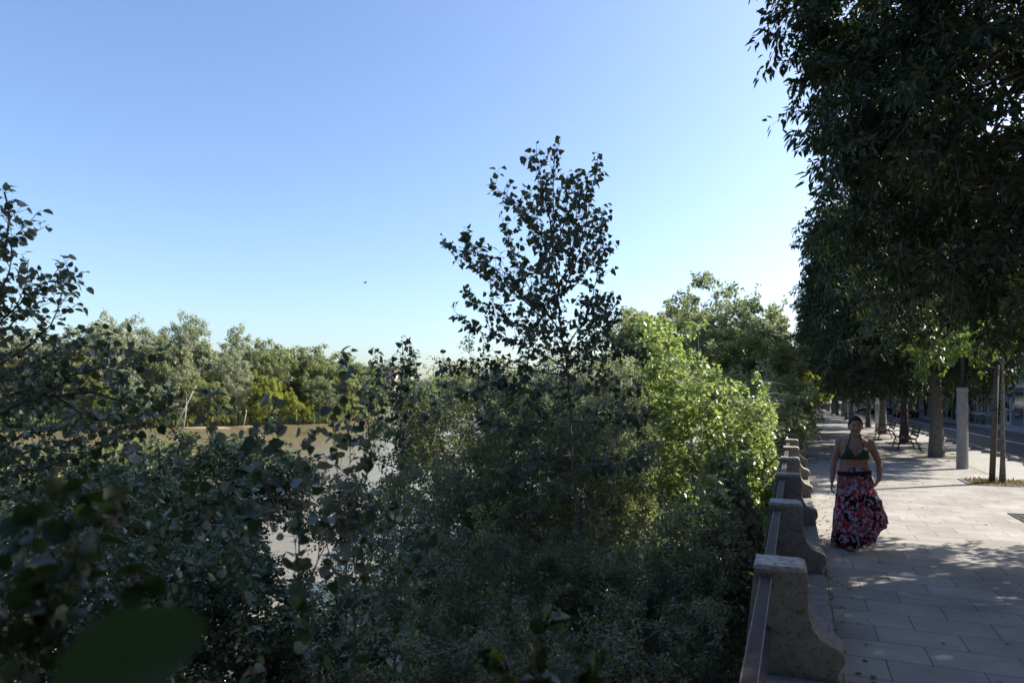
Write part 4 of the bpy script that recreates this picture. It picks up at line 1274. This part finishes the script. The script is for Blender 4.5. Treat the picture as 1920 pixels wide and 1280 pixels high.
for i in range(34):
    y = 12.3 + i * 1.55
    if i == 0:
        mb = MB()
        prof = [(0.001, .19), (.08, .183), (.15, .155), (.20, .11), (.225, .05), (.23, -.03)]
        bm = mb.bm; rings = []
        for rr_, zz in prof: rings.append([bm.verts.new((rr_ * math.cos(6.2832 * k / 20), rr_ * math.sin(6.2832 * k / 20), zz)) for k in range(20)])
        for A_, B_ in zip(rings[:-1], rings[1:]):
            for k in range(20): bm.faces.new((A_[k], B_[k], B_[(k + 1) % 20], A_[(k + 1) % 20]))
        bm.faces.new(rings[0])
        bo = mb.build('bollard', M['concrete'], None, True); o = bo
    else:
        o = bo.copy(); COL.objects.link(o)
    o.location = (6.05, y, -.01); o.rotation_euler.z = i * .7; o.scale = (.74, .74, .72)
    tag(o, 'low domed stone bollard at the road edge, %s from the right' % (ORD[i] if i < len(ORD) else 'one of the last'), 'bollard', 'domed bollards along the road')

# drain grate in the paving
gr = empty('drain_grate', tuple(G(1889, 962) + np.array([.55, -.45, 0])), 0, 'rectangular iron grate set in the paving at the right edge', 'grate')
mb = MB()
for s in (-1, 1): mb.box((s * .53, 0, .004), (.05, .9, .014)); mb.box((0, s * .43, .0035), (1.0, .05, .013))
mb.build('frame', M['iron'], gr)
mb = MB()
for i in range(9): mb.box((-.44 + i * .11, 0, .002), (.035, .80, .012))
mb.box((0, 0, .006), (1.0, .03, .008))
mb.build('bars', M['iron'], gr)
MB().box((0, 0, -.0185), (1.0, .82, .045)).build('pit_bottom', M['rubber'], gr)

# ------------------------------------------------------------------ far side of the road
BY = [(-24, 21.9, 'cream_wall', 6.6), (22, 40, 'grey_wall', 6.5), (40.1, 57.8, 'blue_paint', 6.3), (57.9, 68, 'grey_wall', 6.9), (68.1, 84, 'cream_wall', 6.7), (84.1, 100, 'blue_paint', 7.4), (100.1, 124, 'grey_wall', 6.8),  # first house is added out of view to block sky light from the right
      (124.1, 150, 'cream_wall', 9.5), (150.1, 185, 'grey_wall', 8.5), (185.1, 240, 'cream_wall', 9.0)]
BL = ['long cream house far outside the right edge', 'grey two-storey house outside the right edge', 'blue-grey corner shop with white frame and glass door at the right edge', 'grey house behind the street trees right of the first lamp post',
      'cream house across the road behind the outdoor tables', 'blue-grey house farther along the road', 'long grey house far along the road', 'pale house where the road bends out of sight', 'distant grey house by the road', 'farthest pale house at the end of the road']
BX = 13.6
for bi, (y0, y1, wm, hh) in enumerate(BY):
    r = empty('house', (BX, (y0 + y1) / 2, 0), 0, BL[bi], 'building', 'houses across the road')
    w = y1 - y0
    MB().box((4.5, 0, hh / 2), (9, w - .06, hh)).build('wall', M[wm], r)
    MB().box((-.08, 0, hh + .1), (.7, w - .05, .24)).box((4.6, 0, hh + .35), (8.6, w - .1, .3)).build('roof', M['roof_tile'], r)
    mb = MB().box((-.035, 0, .3), (.07, w - .1, .6)); mb.build('plinth', M['grey_wall'] if wm != 'grey_wall' else M['concrete'], r)
    n = max(3, int(w / 3.1)); st_ = w / n
    for i in range(n):
        y = -w / 2 + st_ * (i + .5)
        pass
        # ground floor: door or shop window
        if (i + bi) % 3 == 0:
            d = MB().box((-.02, y, 1.15), (.1, 1.25, 2.3)).build('door', M['bark_dark'] if bi % 2 else M['iron'], r)
            MB().box((-.085, y, 1.5), (.02, .8, 1.2)).build('door_glass', M['glass'], d)
            MB().rod((-.1, y - .5, 1.0), (-.1, y - .5, 1.3), .018).build('handle', M['steel'], d)
        else:
            f = MB()
            for s in (-1, 1): f.box((-.045, y + s * .86, 1.5), (.09, .12, 1.9)); f.box((-.045, y, 1.5 + s * .89), (.09, 1.6, .12))
            f.box((-.04, y, 1.5), (.06, .06, 1.66))
            wn = f.build('window', M['white_paint'], r)
            MB().box((-.012, y, 1.5), (.03, 1.6, 1.66)).build('pane', M['glass'], wn)
            MB().box((-.1, y, .52), (.24, 1.95, .08)).build('sill', M['concrete'], wn)
        for fl in range(1, int(hh // 3)):
            f = MB(); z = 1.5 + fl * 3
            for s in (-1, 1): f.box((-.045, y + s * .52, z), (.09, .1, 1.6)); f.box((-.045, y, z + s * .75), (.09, .94, .1))
            wn = f.build('window', M['white_paint'], r)
            MB().box((-.012, y, z), (.03, .94, 1.4)).build('pane', M['glass'], wn)
            if i % 2: MB().box((-.3, y, z - .86), (.6, 1.5, .1)).build('balcony', M['concrete'], r)
# bright shop front on the corner shop
sf = empty('shop_front', (BX - .12, 54.6, 0), 0, 'white framed glass shop entrance on the blue-grey house at the right edge', 'shop front')
mb = MB()
mb.box((-.06, 2.55, 1.25), (.34, .34, 2.5)); mb.box((-.06, -2.75, 1.25), (.34, .34, 2.5)); mb.box((-.06, -.1, 2.64), (.36, 5.64, .28))
mb.build('surround', M['white_paint'], sf)
mb = MB(); mb.box((.02, -.1, 1.25), (.1, 4.92, 2.5)); mb.build('panelling', M['blue_paint'], sf)
dr = MB().box((-.06, 1.35, 1.1), (.05, .95, 2.2)).build('door', M['glass'], sf)
mb = MB()
for s in (-1, 1): mb.box((-.09, 1.35 + s * .5, 1.12), (.08, .1, 2.24))
mb.box((-.09, 1.35, .12), (.07, .9, .2)); mb.box((-.09, 1.35, 2.17), (.07, .9, .12)); mb.box((-.09, 1.35, 1.0), (.07, .9, .07)); mb.box((-.09, 1.35, .75), (.07, .9, .05))
mb.build('door_frame', M['white_paint'], dr)
MB().box((-.045, -1.1, 1.35), (.04, 2.3, 1.7)).build('shop_window', M['glass'], sf)
MB().box((-.075, .28, 1.25), (.02, .3, .42)).build('notice', M['paper'], sf)

# outdoor tables
def table(y, x, label):
    r = empty('cafe_table', (x, y, .01), .2, label, 'table', 'outdoor tables across the road')
    MB().box((0, 0, .74), (.8, 1.5, .03), bev=.005).build('tabletop', M['white_paint'], r)
    for sx in (-.33, .33):
        for sy in (-.65, .65): MB().rod((sx, sy, 0), (sx, sy, .73), .02).build('leg', M['iron'], r)
    return r


def chair(x, y, rz, label):
    r = empty('cafe_chair', (x, y, .01), rz, label, 'chair', 'chairs at the outdoor tables')
    MB().box((0, 0, .45), (.42, .42, .035), bev=.01).build('seat', M['steel'], r)
    MB().box((0, .21, .72), (.4, .03, .3), bev=.01).build('backrest', M['steel'], r)
    for sx in (-.18, .18):
        for sy in (-.18, .2): MB().rod((sx, sy, 0), (sx, sy, .44 if sy < 0 else .86), .014).build('leg', M['iron'], r)


table(56.0, 11.95, 'white-topped outdoor table across the road, right one')
table(60.0, 11.95, 'white-topped outdoor table across the road, left one')
for i, (x, y, rz, lab) in enumerate([(11.9, 54.7, math.pi, 'metal chair at the near end of the right outdoor table'), (11.95, 57.3, 0, 'metal chair between the two outdoor tables'),
                                     (12.0, 58.8, math.pi, 'metal chair on the near side of the left outdoor table'), (11.95, 61.3, 0, 'metal chair at the far end of the left outdoor table')]):
    chair(x, y, rz, lab)


def car(x, y, mat, label, van=False, rz=math.pi):
    r = empty('parked_car', (x, y, -.12), rz, label, 'car', 'vehicles parked down the road')
    W = .88
    if van: prof = [(-2.4, .35), (-2.4, 1.0), (-2.35, 1.95), (1.0, 2.0), (1.55, 1.3), (2.3, 1.1), (2.4, .8), (2.4, .35)]
    else: prof = [(-2.1, .32), (-2.15, .7), (-2.05, .95), (-1.5, 1.0), (-1.0, 1.42), (.3, 1.45), (1.0, .98), (1.9, .85), (2.1, .65), (2.1, .32)]
    mb = MB(); mb.prism([(a, b_) for a, b_ in prof], 'x', -W, W)
    for v in mb.bm.verts:
        if v.co.z > 1.05: v.co.x *= .84
    o = mb.build('body', mat, r, bev=.06)
    hz = 1.92 if van else 1.38
    for s in (-1, 1):
        mb = MB()
        lo_, hi = (1.22, 1.78) if van else (1.0, 1.36)
        xx = s * (W - .03)
        a_, b_ = (-.2, 1.15) if van else (-1.0, .62)
        for y0_, y1_ in ((a_, (a_ + b_) / 2 - .04), ((a_ + b_) / 2 + .04, b_)): mb.box((xx * (.93 if not van else .96), (y0_ + y1_) / 2, (lo_ + hi) / 2), (.12, y1_ - y0_, hi - lo_))
        mb.build('side_window', M['glass'], r)
        MB().box((s * .62, 2.1 if not van else 2.39, .68), (.32, .05, .14), bev=.01).build('headlight', M['lamp_clear'], r)
        MB().box((s * .68, -2.12 if not van else -2.4, .78), (.22, .05, .16), bev=.01).build('tail_light', M['lamp_red'], r)
        for yy in (-1.35, 1.35):
            wh = MB().rod((s * .7, yy, .32), (s * .9, yy, .32), .32, n=20).build('wheel', M['rubber'], r)
            MB().rod((s * .88, yy, .32), (s * .915, yy, .32), .19, n=14).build('rim', M['steel'], wh)
    MB().prism([(.42, 1.36), (.95, 1.02), (.99, 1.04), (.47, 1.39)] if not van else [(1.1, 1.92), (1.52, 1.38), (1.57, 1.4), (1.15, 1.94)], 'x', -.66, .66).build('windscreen', M['glass'], r)
    return r


car(7.7, 112, M['car_white'], 'white van parked far down the road between the trunks', True)
car(7.6, 92, M['car_dark'], 'dark car parked far down the road, near side')
car(10.1, 96, M['car_dark'], 'black car parked at the far kerb, seen between trunks')
car(10.1, 78, M['car_red'], 'dark red car parked at the far kerb farther right')
car(10.1, 128, M['car_white'], 'tiny white car parked at the far kerb')

# bird in the sky
bp = P(685, 530, 42)
bd = empty('bird', tuple(bp), .6, 'tiny dark bird flying in the open sky', 'bird')
mb = MB(); mb.path([(-.13, 0, 0), (-.06, 0, .0), (.02, 0, .005), (.08, 0, .01), (.11, 0, .01)], [.008, .026, .034, .022, .004], 8); mb.build('body', M['feather'], bd, True)
for s in (-1, 1):
    V = np.array([[.04, 0, .01], [-.04, 0, .01], [.03, s * .1, .07], [-.04, s * .1, .06], [-.03, s * .2, .04], [.04, .0, .018], [-.04, 0, .018], [.03, s * .1, .078], [-.04, s * .1, .068], [-.025, s * .2, .048]])
    me = bpy.data.meshes.new('wing'); me.from_pydata(V.tolist(), [], [(0, 1, 3, 2), (2, 3, 4), (5, 7, 8, 6), (7, 9, 8), (0, 2, 7, 5), (2, 4, 9, 7), (1, 6, 8, 3), (3, 8, 9, 4)]); me.update()
    link('wing', me, M['feather'], bd)

# ------------------------------------------------------------------ the walking woman
def blob(mb, a, b_, ra, rb, n=14, flat=None, m=7):
    """rounded tapered capsule"""
    a = np.array(a, float); b_ = np.array(b_, float)
    d = b_ - a; L = np.linalg.norm(d) + 1e-9; t = d / L
    pts = [a - t * ra * math.cos(q) for q in (0, .5, 1.0)] + [a] + [a + d * k / (m + 1) for k in range(1, m + 1)] + [b_] + [b_ + t * rb * math.cos(q) for q in (1.0, .5, 0)]
    rad = [max(.001, ra * math.sin(q)) for q in (0.02, .5, 1.0)] + [ra] + [ra + (rb - ra) * k / (m + 1) for k in range(1, m + 1)] + [rb] + [max(.001, rb * math.sin(q)) for q in (1.0, .5, .02)]
    n0 = len(mb.bm.verts)
    tube_bm(mb.bm, pts, rad, n, True)
    if flat:
        mb.bm.verts.ensure_lookup_table()
        for v in mb.bm.verts[n0:]: v.co.y = a[1] + (v.co.y - a[1]) * flat
    return mb


wp = G(1601, 1025)
WY = wp
wo = empty('person', (wp[0], wp[1], 0), R(4), 'woman with short dark hair, green halter top and long floral skirt walking on the promenade', 'person')
bd_ = MB()
# torso
rings = [  # z, half width, half depth, y centre, x centre
    (.80, .165, .115, .015, .0), (.88, .185, .125, .015, .0), (.95, .180, .120, .012, .0), (1.03, .162, .108, .008, .002), (1.10, .158, .103, .004, .004),
    (1.17, .166, .108, .0, .006), (1.24, .176, .110, -.002, .008), (1.30, .185, .100, .004, .009), (1.35, .178, .084, .010, .010), (1.385, .120, .066, .014, .012), (1.41, .066, .056, .014, .014)]
def ringloft(mb, rings, n=28, p=2.25):
    R_ = []
    for z, rx, ry, yc, xc in rings:
        ring = []
        for k in range(n):
            a = 6.28318 * k / n; c_, s_ = math.cos(a), math.sin(a)
            ring.append(mb.bm.verts.new((xc + rx * math.copysign(abs(c_) ** (2 / p), c_), yc + ry * math.copysign(abs(s_) ** (2 / p), s_), z)))
        R_.append(ring)
    for A_, B_ in zip(R_[:-1], R_[1:]):
        for k in range(n): mb.bm.faces.new((A_[k], A_[(k + 1) % n], B_[(k + 1) % n], B_[k]))
    mb.bm.faces.new(R_[0][::-1]); mb.bm.faces.new(R_[-1])
ringloft(bd_, rings)
BR = [(-.074, -.088, 1.195), (.090, -.088, 1.195)]
for (x_, y_, z_) in BR: bd_.ball((x_, y_, z_), (.070, .058, .066), 20, 14)
# neck and head
blob(bd_, (.012, .018, 1.36), (.016, .006, 1.46), .058, .052)
HC = (.018, -.002, 1.532)
bd_.ball(HC, (.075, .094, .108), 28, 20)
bd_.ball((HC[0], HC[1] - .018, HC[2] - .055), (.060, .070, .062), 22, 14)     # jaw
bd_.ball((HC[0], HC[1] - .070, HC[2] - .100), (.024, .020, .018), 14, 10)      # chin
blob(bd_, (HC[0], HC[1] - .092, HC[2] + .012), (HC[0], HC[1] - .110, HC[2] - .030), .008, .014, 10)   # nose
for s in (-1, 1):
    bd_.ball((HC[0] + s * .010, HC[1] - .100, HC[2] - .033), (.009, .010, .007), 10, 8)
    bd_.ball((HC[0] + s * .042, HC[1] - .070, HC[2] - .030), (.022, .020, .020), 12, 8)      # cheeks
    bd_.ball((HC[0] + s * .030, HC[1] - .084, HC[2] + .022), (.024, .014, .009), 12, 8)      # brow
    bd_.ball((HC[0] + s * .079, HC[1] + .008, HC[2] - .010), (.010, .018, .030), 12, 10)     # ears
# shoulders and arms
SH = {-1: ((-.160, .012, 1.325), (-.232, .02, 1.065), (-.258, -.035, .825)), 1: ((.180, .012, 1.325), (.295, .03, 1.06), (.272, -.085, .875))}
for s in (-1, 1):
    a, e_, w_ = [np.array(q) for q in SH[s]]
    bd_.ball(tuple(a), (.060, .056, .058), 18, 12)
    blob(bd_, (s * .06 + .012, .02, 1.375), tuple(a), .045, .052)
    blob(bd_, tuple(a), tuple(e_), .052, .038)
    mid = e_ + (w_ - e_) * .25
    blob(bd_, tuple(e_), tuple(mid), .037, .039)
    blob(bd_, tuple(mid), tuple(w_), .039, .026)
# hands
def hand(w, dirv, palm_n, curl, s, ):
    w = np.array(w, float); d = unit(np.array([dirv], float))[0]; nrm = unit(np.array([palm_n], float))[0]
    nrm = unit((nrm - d * np.dot(nrm, d))[None])[0]; side = np.cross(d, nrm)
    pc = w + d * .045
    for k in (-1.1, -.37, .37, 1.1):
        blob(bd_, tuple(w + side * k * .012), tuple(w + d * .082 + side * k * .019), .014, .0125, 10)
    for i, (k, ln) in enumerate([(-1.5, .062), (-.5, .074), (.5, .078), (1.5, .070)]):
        p = w + d * .088 + side * k * .0185
        dd = d.copy(); q = p
        for j, f in enumerate((.42, .33, .27)):
            ang = curl * (.55 + .25 * j) + .06 * i
            dd = unit((dd * math.cos(ang) + nrm * math.sin(ang))[None])[0]
            q2 = q + dd * ln * f
            blob(bd_, tuple(q), tuple(q2), .0092 - .0008 * j, .0086 - .0008 * j, 8, m=2); q = q2
    p = w + d * .022 + side * 1.6 * .018
    td = unit((d * .75 + side * .55 + nrm * .45)[None])[0]
    q = p + td * .036; blob(bd_, tuple(p), tuple(q), .0125, .011, 8, m=2)
    td = unit((d * .9 + side * .1 + nrm * .4)[None])[0]
    blob(bd_, tuple(q), tuple(q + td * .032), .0105, .009, 8, m=2)
hand(SH[-1][2], (-.10, -.15, -1), (1, -.05, 0), .42, -1)
hand(SH[1][2], (-.55, -.25, -.75), (-.7, .5, .3), .75, 1)
# legs and feet
for s, fy_ in ((-1, -.16), (1, .14)):
    hip = (s * .09, .01, .86); kn = (s * .095, fy_ * .5 - .02, .47); an = (s * .075, fy_ + .04, .085)
    blob(bd_, hip, kn, .088, .054); blob(bd_, kn, an, .053, .033)
    blob(bd_, (an[0], an[1] + .02, .038), (an[0], an[1] - .13, .028), .033, .030, flat=None)
    for t_ in range(5): blob(bd_, (an[0] + (t_ - 2) * .014, an[1] - .135 + abs(t_ - 1.5) * .006, .026), (an[0] + (t_ - 2) * .015, an[1] - .168 + abs(t_ - 1.5) * .008, .022), .0105, .009, 8, m=2)
body = bd_.build('body', M['skin'], wo, True)
rm = body.modifiers.new('remesh', 'REMESH'); rm.mode = 'VOXEL'; rm.voxel_size = .0055; rm.use_smooth_shade = True
sm = body.modifiers.new('smooth', 'SMOOTH'); sm.factor = .5; sm.iterations = 5

# face details
for s in (-1, 1):
    MB().ball((HC[0] + s * .030, HC[1] - .087, HC[2] + .006), (.012, .007, .0055), 12, 8).build('eye', M['eye'], body, True)
    mb = MB(); mb.path([(HC[0] + s * .014, HC[1] - .099, HC[2] + .024), (HC[0] + s * .030, HC[1] - .098, HC[2] + .030), (HC[0] + s * .047, HC[1] - .086, HC[2] + .024)], [.0028, .0035, .002], 6)
    mb.build('eyebrow', M['hair'], body, True)
mb = MB(); mb.path([(HC[0] - .026, HC[1] - .083, HC[2] - .061), (HC[0] - .010, HC[1] - .0945, HC[2] - .058), (HC[0] + .010, HC[1] - .0945, HC[2] - .058), (HC[0] + .026, HC[1] - .083, HC[2] - .061)], [.002, .0058, .0058, .002], 8)
mb.path([(HC[0] - .020, HC[1] - .085, HC[2] - .068), (HC[0], HC[1] - .094, HC[2] - .070), (HC[0] + .020, HC[1] - .085, HC[2] - .068)], [.002, .0065, .002], 8)
mb.build('mouth', M['lips'], body, True)
# hair: short cap with uneven fringe
hb = bmesh.new()
rows, colsn = 16, 44
rr = random.Random(4); grid = []
for i in range(rows + 1):
    ring = []
    for k in range(colsn):
        a = 6.28318 * k / colsn
        front = max(0, -math.sin(a))
        lim = 1.85 - .98 * front ** .7 + .07 * math.sin(k * 2.3) + .05 * math.sin(k * 5.1)          # how far down from the crown
        side_ = abs(math.cos(a)); lim -= .06 * side_
        ph = lim * i / rows
        bump = 1 + .03 * math.sin(k * 1.7 + i * 1.1) * math.sin(k * .9) + rr.uniform(-.012, .012)
        x = .083 * math.sin(ph) * math.cos(a) * bump; y = .103 * math.sin(ph) * math.sin(a) * bump; z = .120 * math.cos(ph) * bump
        if i == rows: x *= .93; y *= .93
        ring.append(hb.verts.new((HC[0] + x, HC[1] + y + .004, HC[2] + z + .006)))
        if i == 0: break
    grid.append(ring)
for k in range(colsn): hb.faces.new((grid[0][0], grid[1][k], grid[1][(k + 1) % colsn]))
for i in range(1, rows):
    for k in range(colsn): hb.faces.new((grid[i][k], grid[i + 1][k], grid[i + 1][(k + 1) % colsn], grid[i][(k + 1) % colsn]))
me = bpy.data.meshes.new('hair'); hb.to_mesh(me); hb.free()
me.polygons.foreach_set('use_smooth', np.ones(len(me.polygons), dtype=bool))
ho = link('hair', me, M['hair'], wo)
so_ = ho.modifiers.new('solid', 'SOLIDIFY'); so_.thickness = .012; so_.offset = -.4

# halter top: two triangular cups on the bust, band and neck straps
top = empty('halter_top', (0, 0, 0)); top.parent = wo
cups = MB()
for s, (bx_, by_, bz_) in zip((-1, 1), BR):
    n = 12
    A_ = []
    for i in range(n + 1):
        f = i / n                       # 0 bottom .. 1 apex
        row = []
        for k in range(n + 1):
            g = k / n
            w_in = -s * .078 * (1 - f); w_out = s * .082 * (1 - f) + s * .01 * f
            xo = w_in + (w_out - w_in) * g + s * .012 * f
            zo = -.062 + .155 * f + .006 * math.sin(g * 3.14) * (-1 if f < .2 else 1)
            # height on the ellipsoid / chest
            q = 1 - (xo / .074) ** 2 - (zo / .070) ** 2
            yb = by_ - .061 * math.sqrt(q) - .006 if q > 0 else 1
            th_ = max(0, 1 - ((bx_ + xo - .007) / .182) ** 2)
            yt_ = -.113 * th_ ** .5 - .004 if bz_ + zo < 1.27 else (-.098 + (bz_ + zo - 1.27) * .28) * th_ ** .5 - .004
            row.append(cups.bm.verts.new((bx_ + xo, min(yb, yt_), bz_ + zo)))
        A_.append(row)
    for i in range(n):
        for k in range(n): cups.bm.faces.new((A_[i][k], A_[i][k + 1], A_[i + 1][k + 1], A_[i + 1][k]))
co = cups.build('cups', M['green_cloth'], wo, True)
sd = co.modifiers.new('solid', 'SOLIDIFY'); sd.thickness = .006; sd.offset = 1
bpy.data.objects.remove(top)
st_ = MB()
for s, (bx_, by_, bz_) in zip((-1, 1), BR):
    st_.path([(bx_ + s * .012, -.088, bz_ + .088), (bx_ * .9 + s * .004, -.078, 1.33), (.012 + s * .062, -.046, 1.385), (.014 + s * .058, .0, 1.43), (.014 + s * .04, .05, 1.452), (.014, .074, 1.458)], [.0085, .008, .0075, .007, .007, .007], 8)
st_.build('strap', M['green_cloth'], wo, True)
bnd = MB(); nb = 40
bnd.path([(.004 + .172 * math.cos(6.2832 * k / nb + .01), .0 + .112 * math.sin(6.2832 * k / nb + .01), 1.128 + .004 * math.sin(k)) for k in range(nb + 1)], .007, 6)
bnd.build('band', M['green_cloth'], wo, True)
MB().ball((.008, -.125, 1.128), (.014, .008, .009), 10, 8).build('knot', M['green_cloth'], wo, True)

# skirt: gathered tiers, held out to the side by her left hand
sk = bmesh.new()
prof = [(1.025, 0.160, 0.165, 0.112), (0.985, 0.168, 0.170, 0.122), (0.940, 0.178, 0.179, 0.132), (0.900, 0.185, 0.191, 0.137), (0.840, 0.191, 0.210, 0.146), (0.740, 0.196, 0.219, 0.149), (0.681, 0.198, 0.227, 0.153),
        (0.676, 0.206, 0.235, 0.158), (0.620, 0.210, 0.252, 0.164), (0.550, 0.213, 0.268, 0.171), (0.510, 0.217, 0.283, 0.177), (0.481, 0.221, 0.296, 0.183),
        (0.476, 0.229, 0.305, 0.191), (0.380, 0.234, 0.319, 0.198), (0.290, 0.237, 0.329, 0.207), (0.220, 0.239, 0.352, 0.211), (0.176, 0.240, 0.355, 0.213),
        (0.171, 0.248, 0.365, 0.220), (0.100, 0.252, 0.368, 0.227), (0.035, 0.258, 0.377, 0.235)]
nt_ = 150
R_ = []
for i, (z, rl, rrt, ry) in enumerate(prof):
    ring = []
    g = max(0.0, (1.0 - z)) ** .8
    for k in range(nt_):
        a = 6.28318 * k / nt_
        c_, s_ = math.cos(a), math.sin(a)
        rx = rl if c_ < 0 else rl + (rrt - rl) * c_ ** 1.3
        pl = .060 * g * (math.sin(a * 11 + .8 * math.sin(2 * a)) * .5 + math.sin(a * 6 + 1.3) * .5) + .022 * g * math.sin(a * 29 + i * .15)
        if i in (7, 12, 17): pl += .008 * math.sin(a * 37)
        lift = .30 * max(0, c_) ** 2.5 * max(0, (1 - z)) ** 1.4 + .035 * max(0, -s_) * (g ** 2) * 0.3
        zz = z + lift + (.012 * math.sin(a * 9 + 1) + .01 * math.sin(a * 23)) * g
        if z > .7: zz -= 0
        # gather towards the hand at right
        pull = math.exp(-((z - .84) / .09) ** 2) * max(0, c_) ** 6 * .018
        ring.append(sk.verts.new(((rx * (1 + pl) + pull) * c_ + .004, ry * (1 + pl) * s_ + .012 - .02 * g * max(0, -s_), zz)))
    R_.append(ring)
for A_, B_ in zip(R_[:-1], R_[1:]):
    for k in range(nt_): sk.faces.new((A_[k], B_[k], B_[(k + 1) % nt_], A_[(k + 1) % nt_]))
me = bpy.data.meshes.new('skirt'); sk.to_mesh(me); sk.free()
me.polygons.foreach_set('use_smooth', np.ones(len(me.polygons), dtype=bool))
so2 = link('skirt', me, M['skirt'], wo)
sd = so2.modifiers.new('solid', 'SOLIDIFY'); sd.thickness = .003
sa = MB(); nb = 48
for zc, rr_ in ((.955, .012), (.938, .013), (.922, .011)):
    sa.path([(.004 + (.190 if math.cos(6.2832 * k / nb) > 0 else .184) * math.cos(6.2832 * k / nb), .012 + .144 * math.sin(6.2832 * k / nb), zc + .008 * math.cos(6.2832 * k / nb)) for k in range(nb + 1)], rr_, 8)
sa.path([(.10, -.135, .94), (.17, -.13, .90), (.20, -.11, .83)], [.012, .014, .006], 8)
sa.build('sash', M['sash'], wo, True)
for s, fy_ in ((-1, -.16), (1, .14)):
    mb = MB(); mb.box((s * .075, fy_ - .015, .006), (.085, .25, .012), bev=.004)
    mb.path([(s * .075 - .038, fy_ - .05, .012), (s * .075, fy_ - .055, .068), (s * .075 + .038, fy_ - .05, .012)], .006, 6)
    mb.build('sandal', M['leather'], wo)

# ------------------------------------------------------------------ sky, sun, camera
ELEV = R(36); SX, SY = .771, .637
w = bpy.data.worlds.new('World'); sc.world = w; w.use_nodes = True
nt = w.node_tree; nt.nodes.clear()
sky = nt.nodes.new('ShaderNodeTexSky'); sky.sky_type = 'NISHITA'; sky.sun_disc = False
sky.sun_elevation = ELEV; sky.sun_rotation = math.atan2(SX, SY)
sky.altitude = 50; sky.air_density = 1.0; sky.dust_density = 2.0; sky.ozone_density = 3.0
bg = nt.nodes.new('ShaderNodeBackground'); bg.inputs['Strength'].default_value = SKY_STRENGTH = .14
wout = nt.nodes.new('ShaderNodeOutputWorld')
hs = nt.nodes.new('ShaderNodeHueSaturation'); hs.inputs['Hue'].default_value = .503; hs.inputs['Saturation'].default_value = 1.06
nt.links.new(sky.outputs[0], hs.inputs['Color']); nt.links.new(hs.outputs[0], bg.inputs['Color'])
nt.links.new(bg.outputs[0], wout.inputs['Surface'])

sl = bpy.data.lights.new('sun', 'SUN'); sl.energy = 5.0; sl.angle = R(.53); sl.color = (1.0, .93, .82)
so = bpy.data.objects.new('sun', sl); COL.objects.link(so)
d = np.array([-SX * math.cos(ELEV), -SY * math.cos(ELEV), -math.sin(ELEV)])
from mathutils import Vector
so.rotation_euler = Vector(d).to_track_quat('-Z', 'Y').to_euler()
so.location = (20, 20, 30)

cd = bpy.data.cameras.new('camera'); cam = bpy.data.objects.new('camera', cd); COL.objects.link(cam)
cd.lens = 24; cd.sensor_width = 36; cd.shift_y = 104 / 1920
cam.location = (0, 0, H); cam.rotation_euler = (R(90), 0, TH)
cd.clip_start = .05; cd.clip_end = 8000
cd.dof.use_dof = True; cd.dof.focus_distance = 7.2; cd.dof.aperture_fstop = 2.6
sc.camera = cam
sc.view_settings.view_transform = 'Standard'; sc.view_settings.look = 'None'
sc.view_settings.exposure = 0.95; sc.view_settings.gamma = 1.0
sc.cycles.max_bounces = 8; sc.cycles.transparent_max_bounces = 8
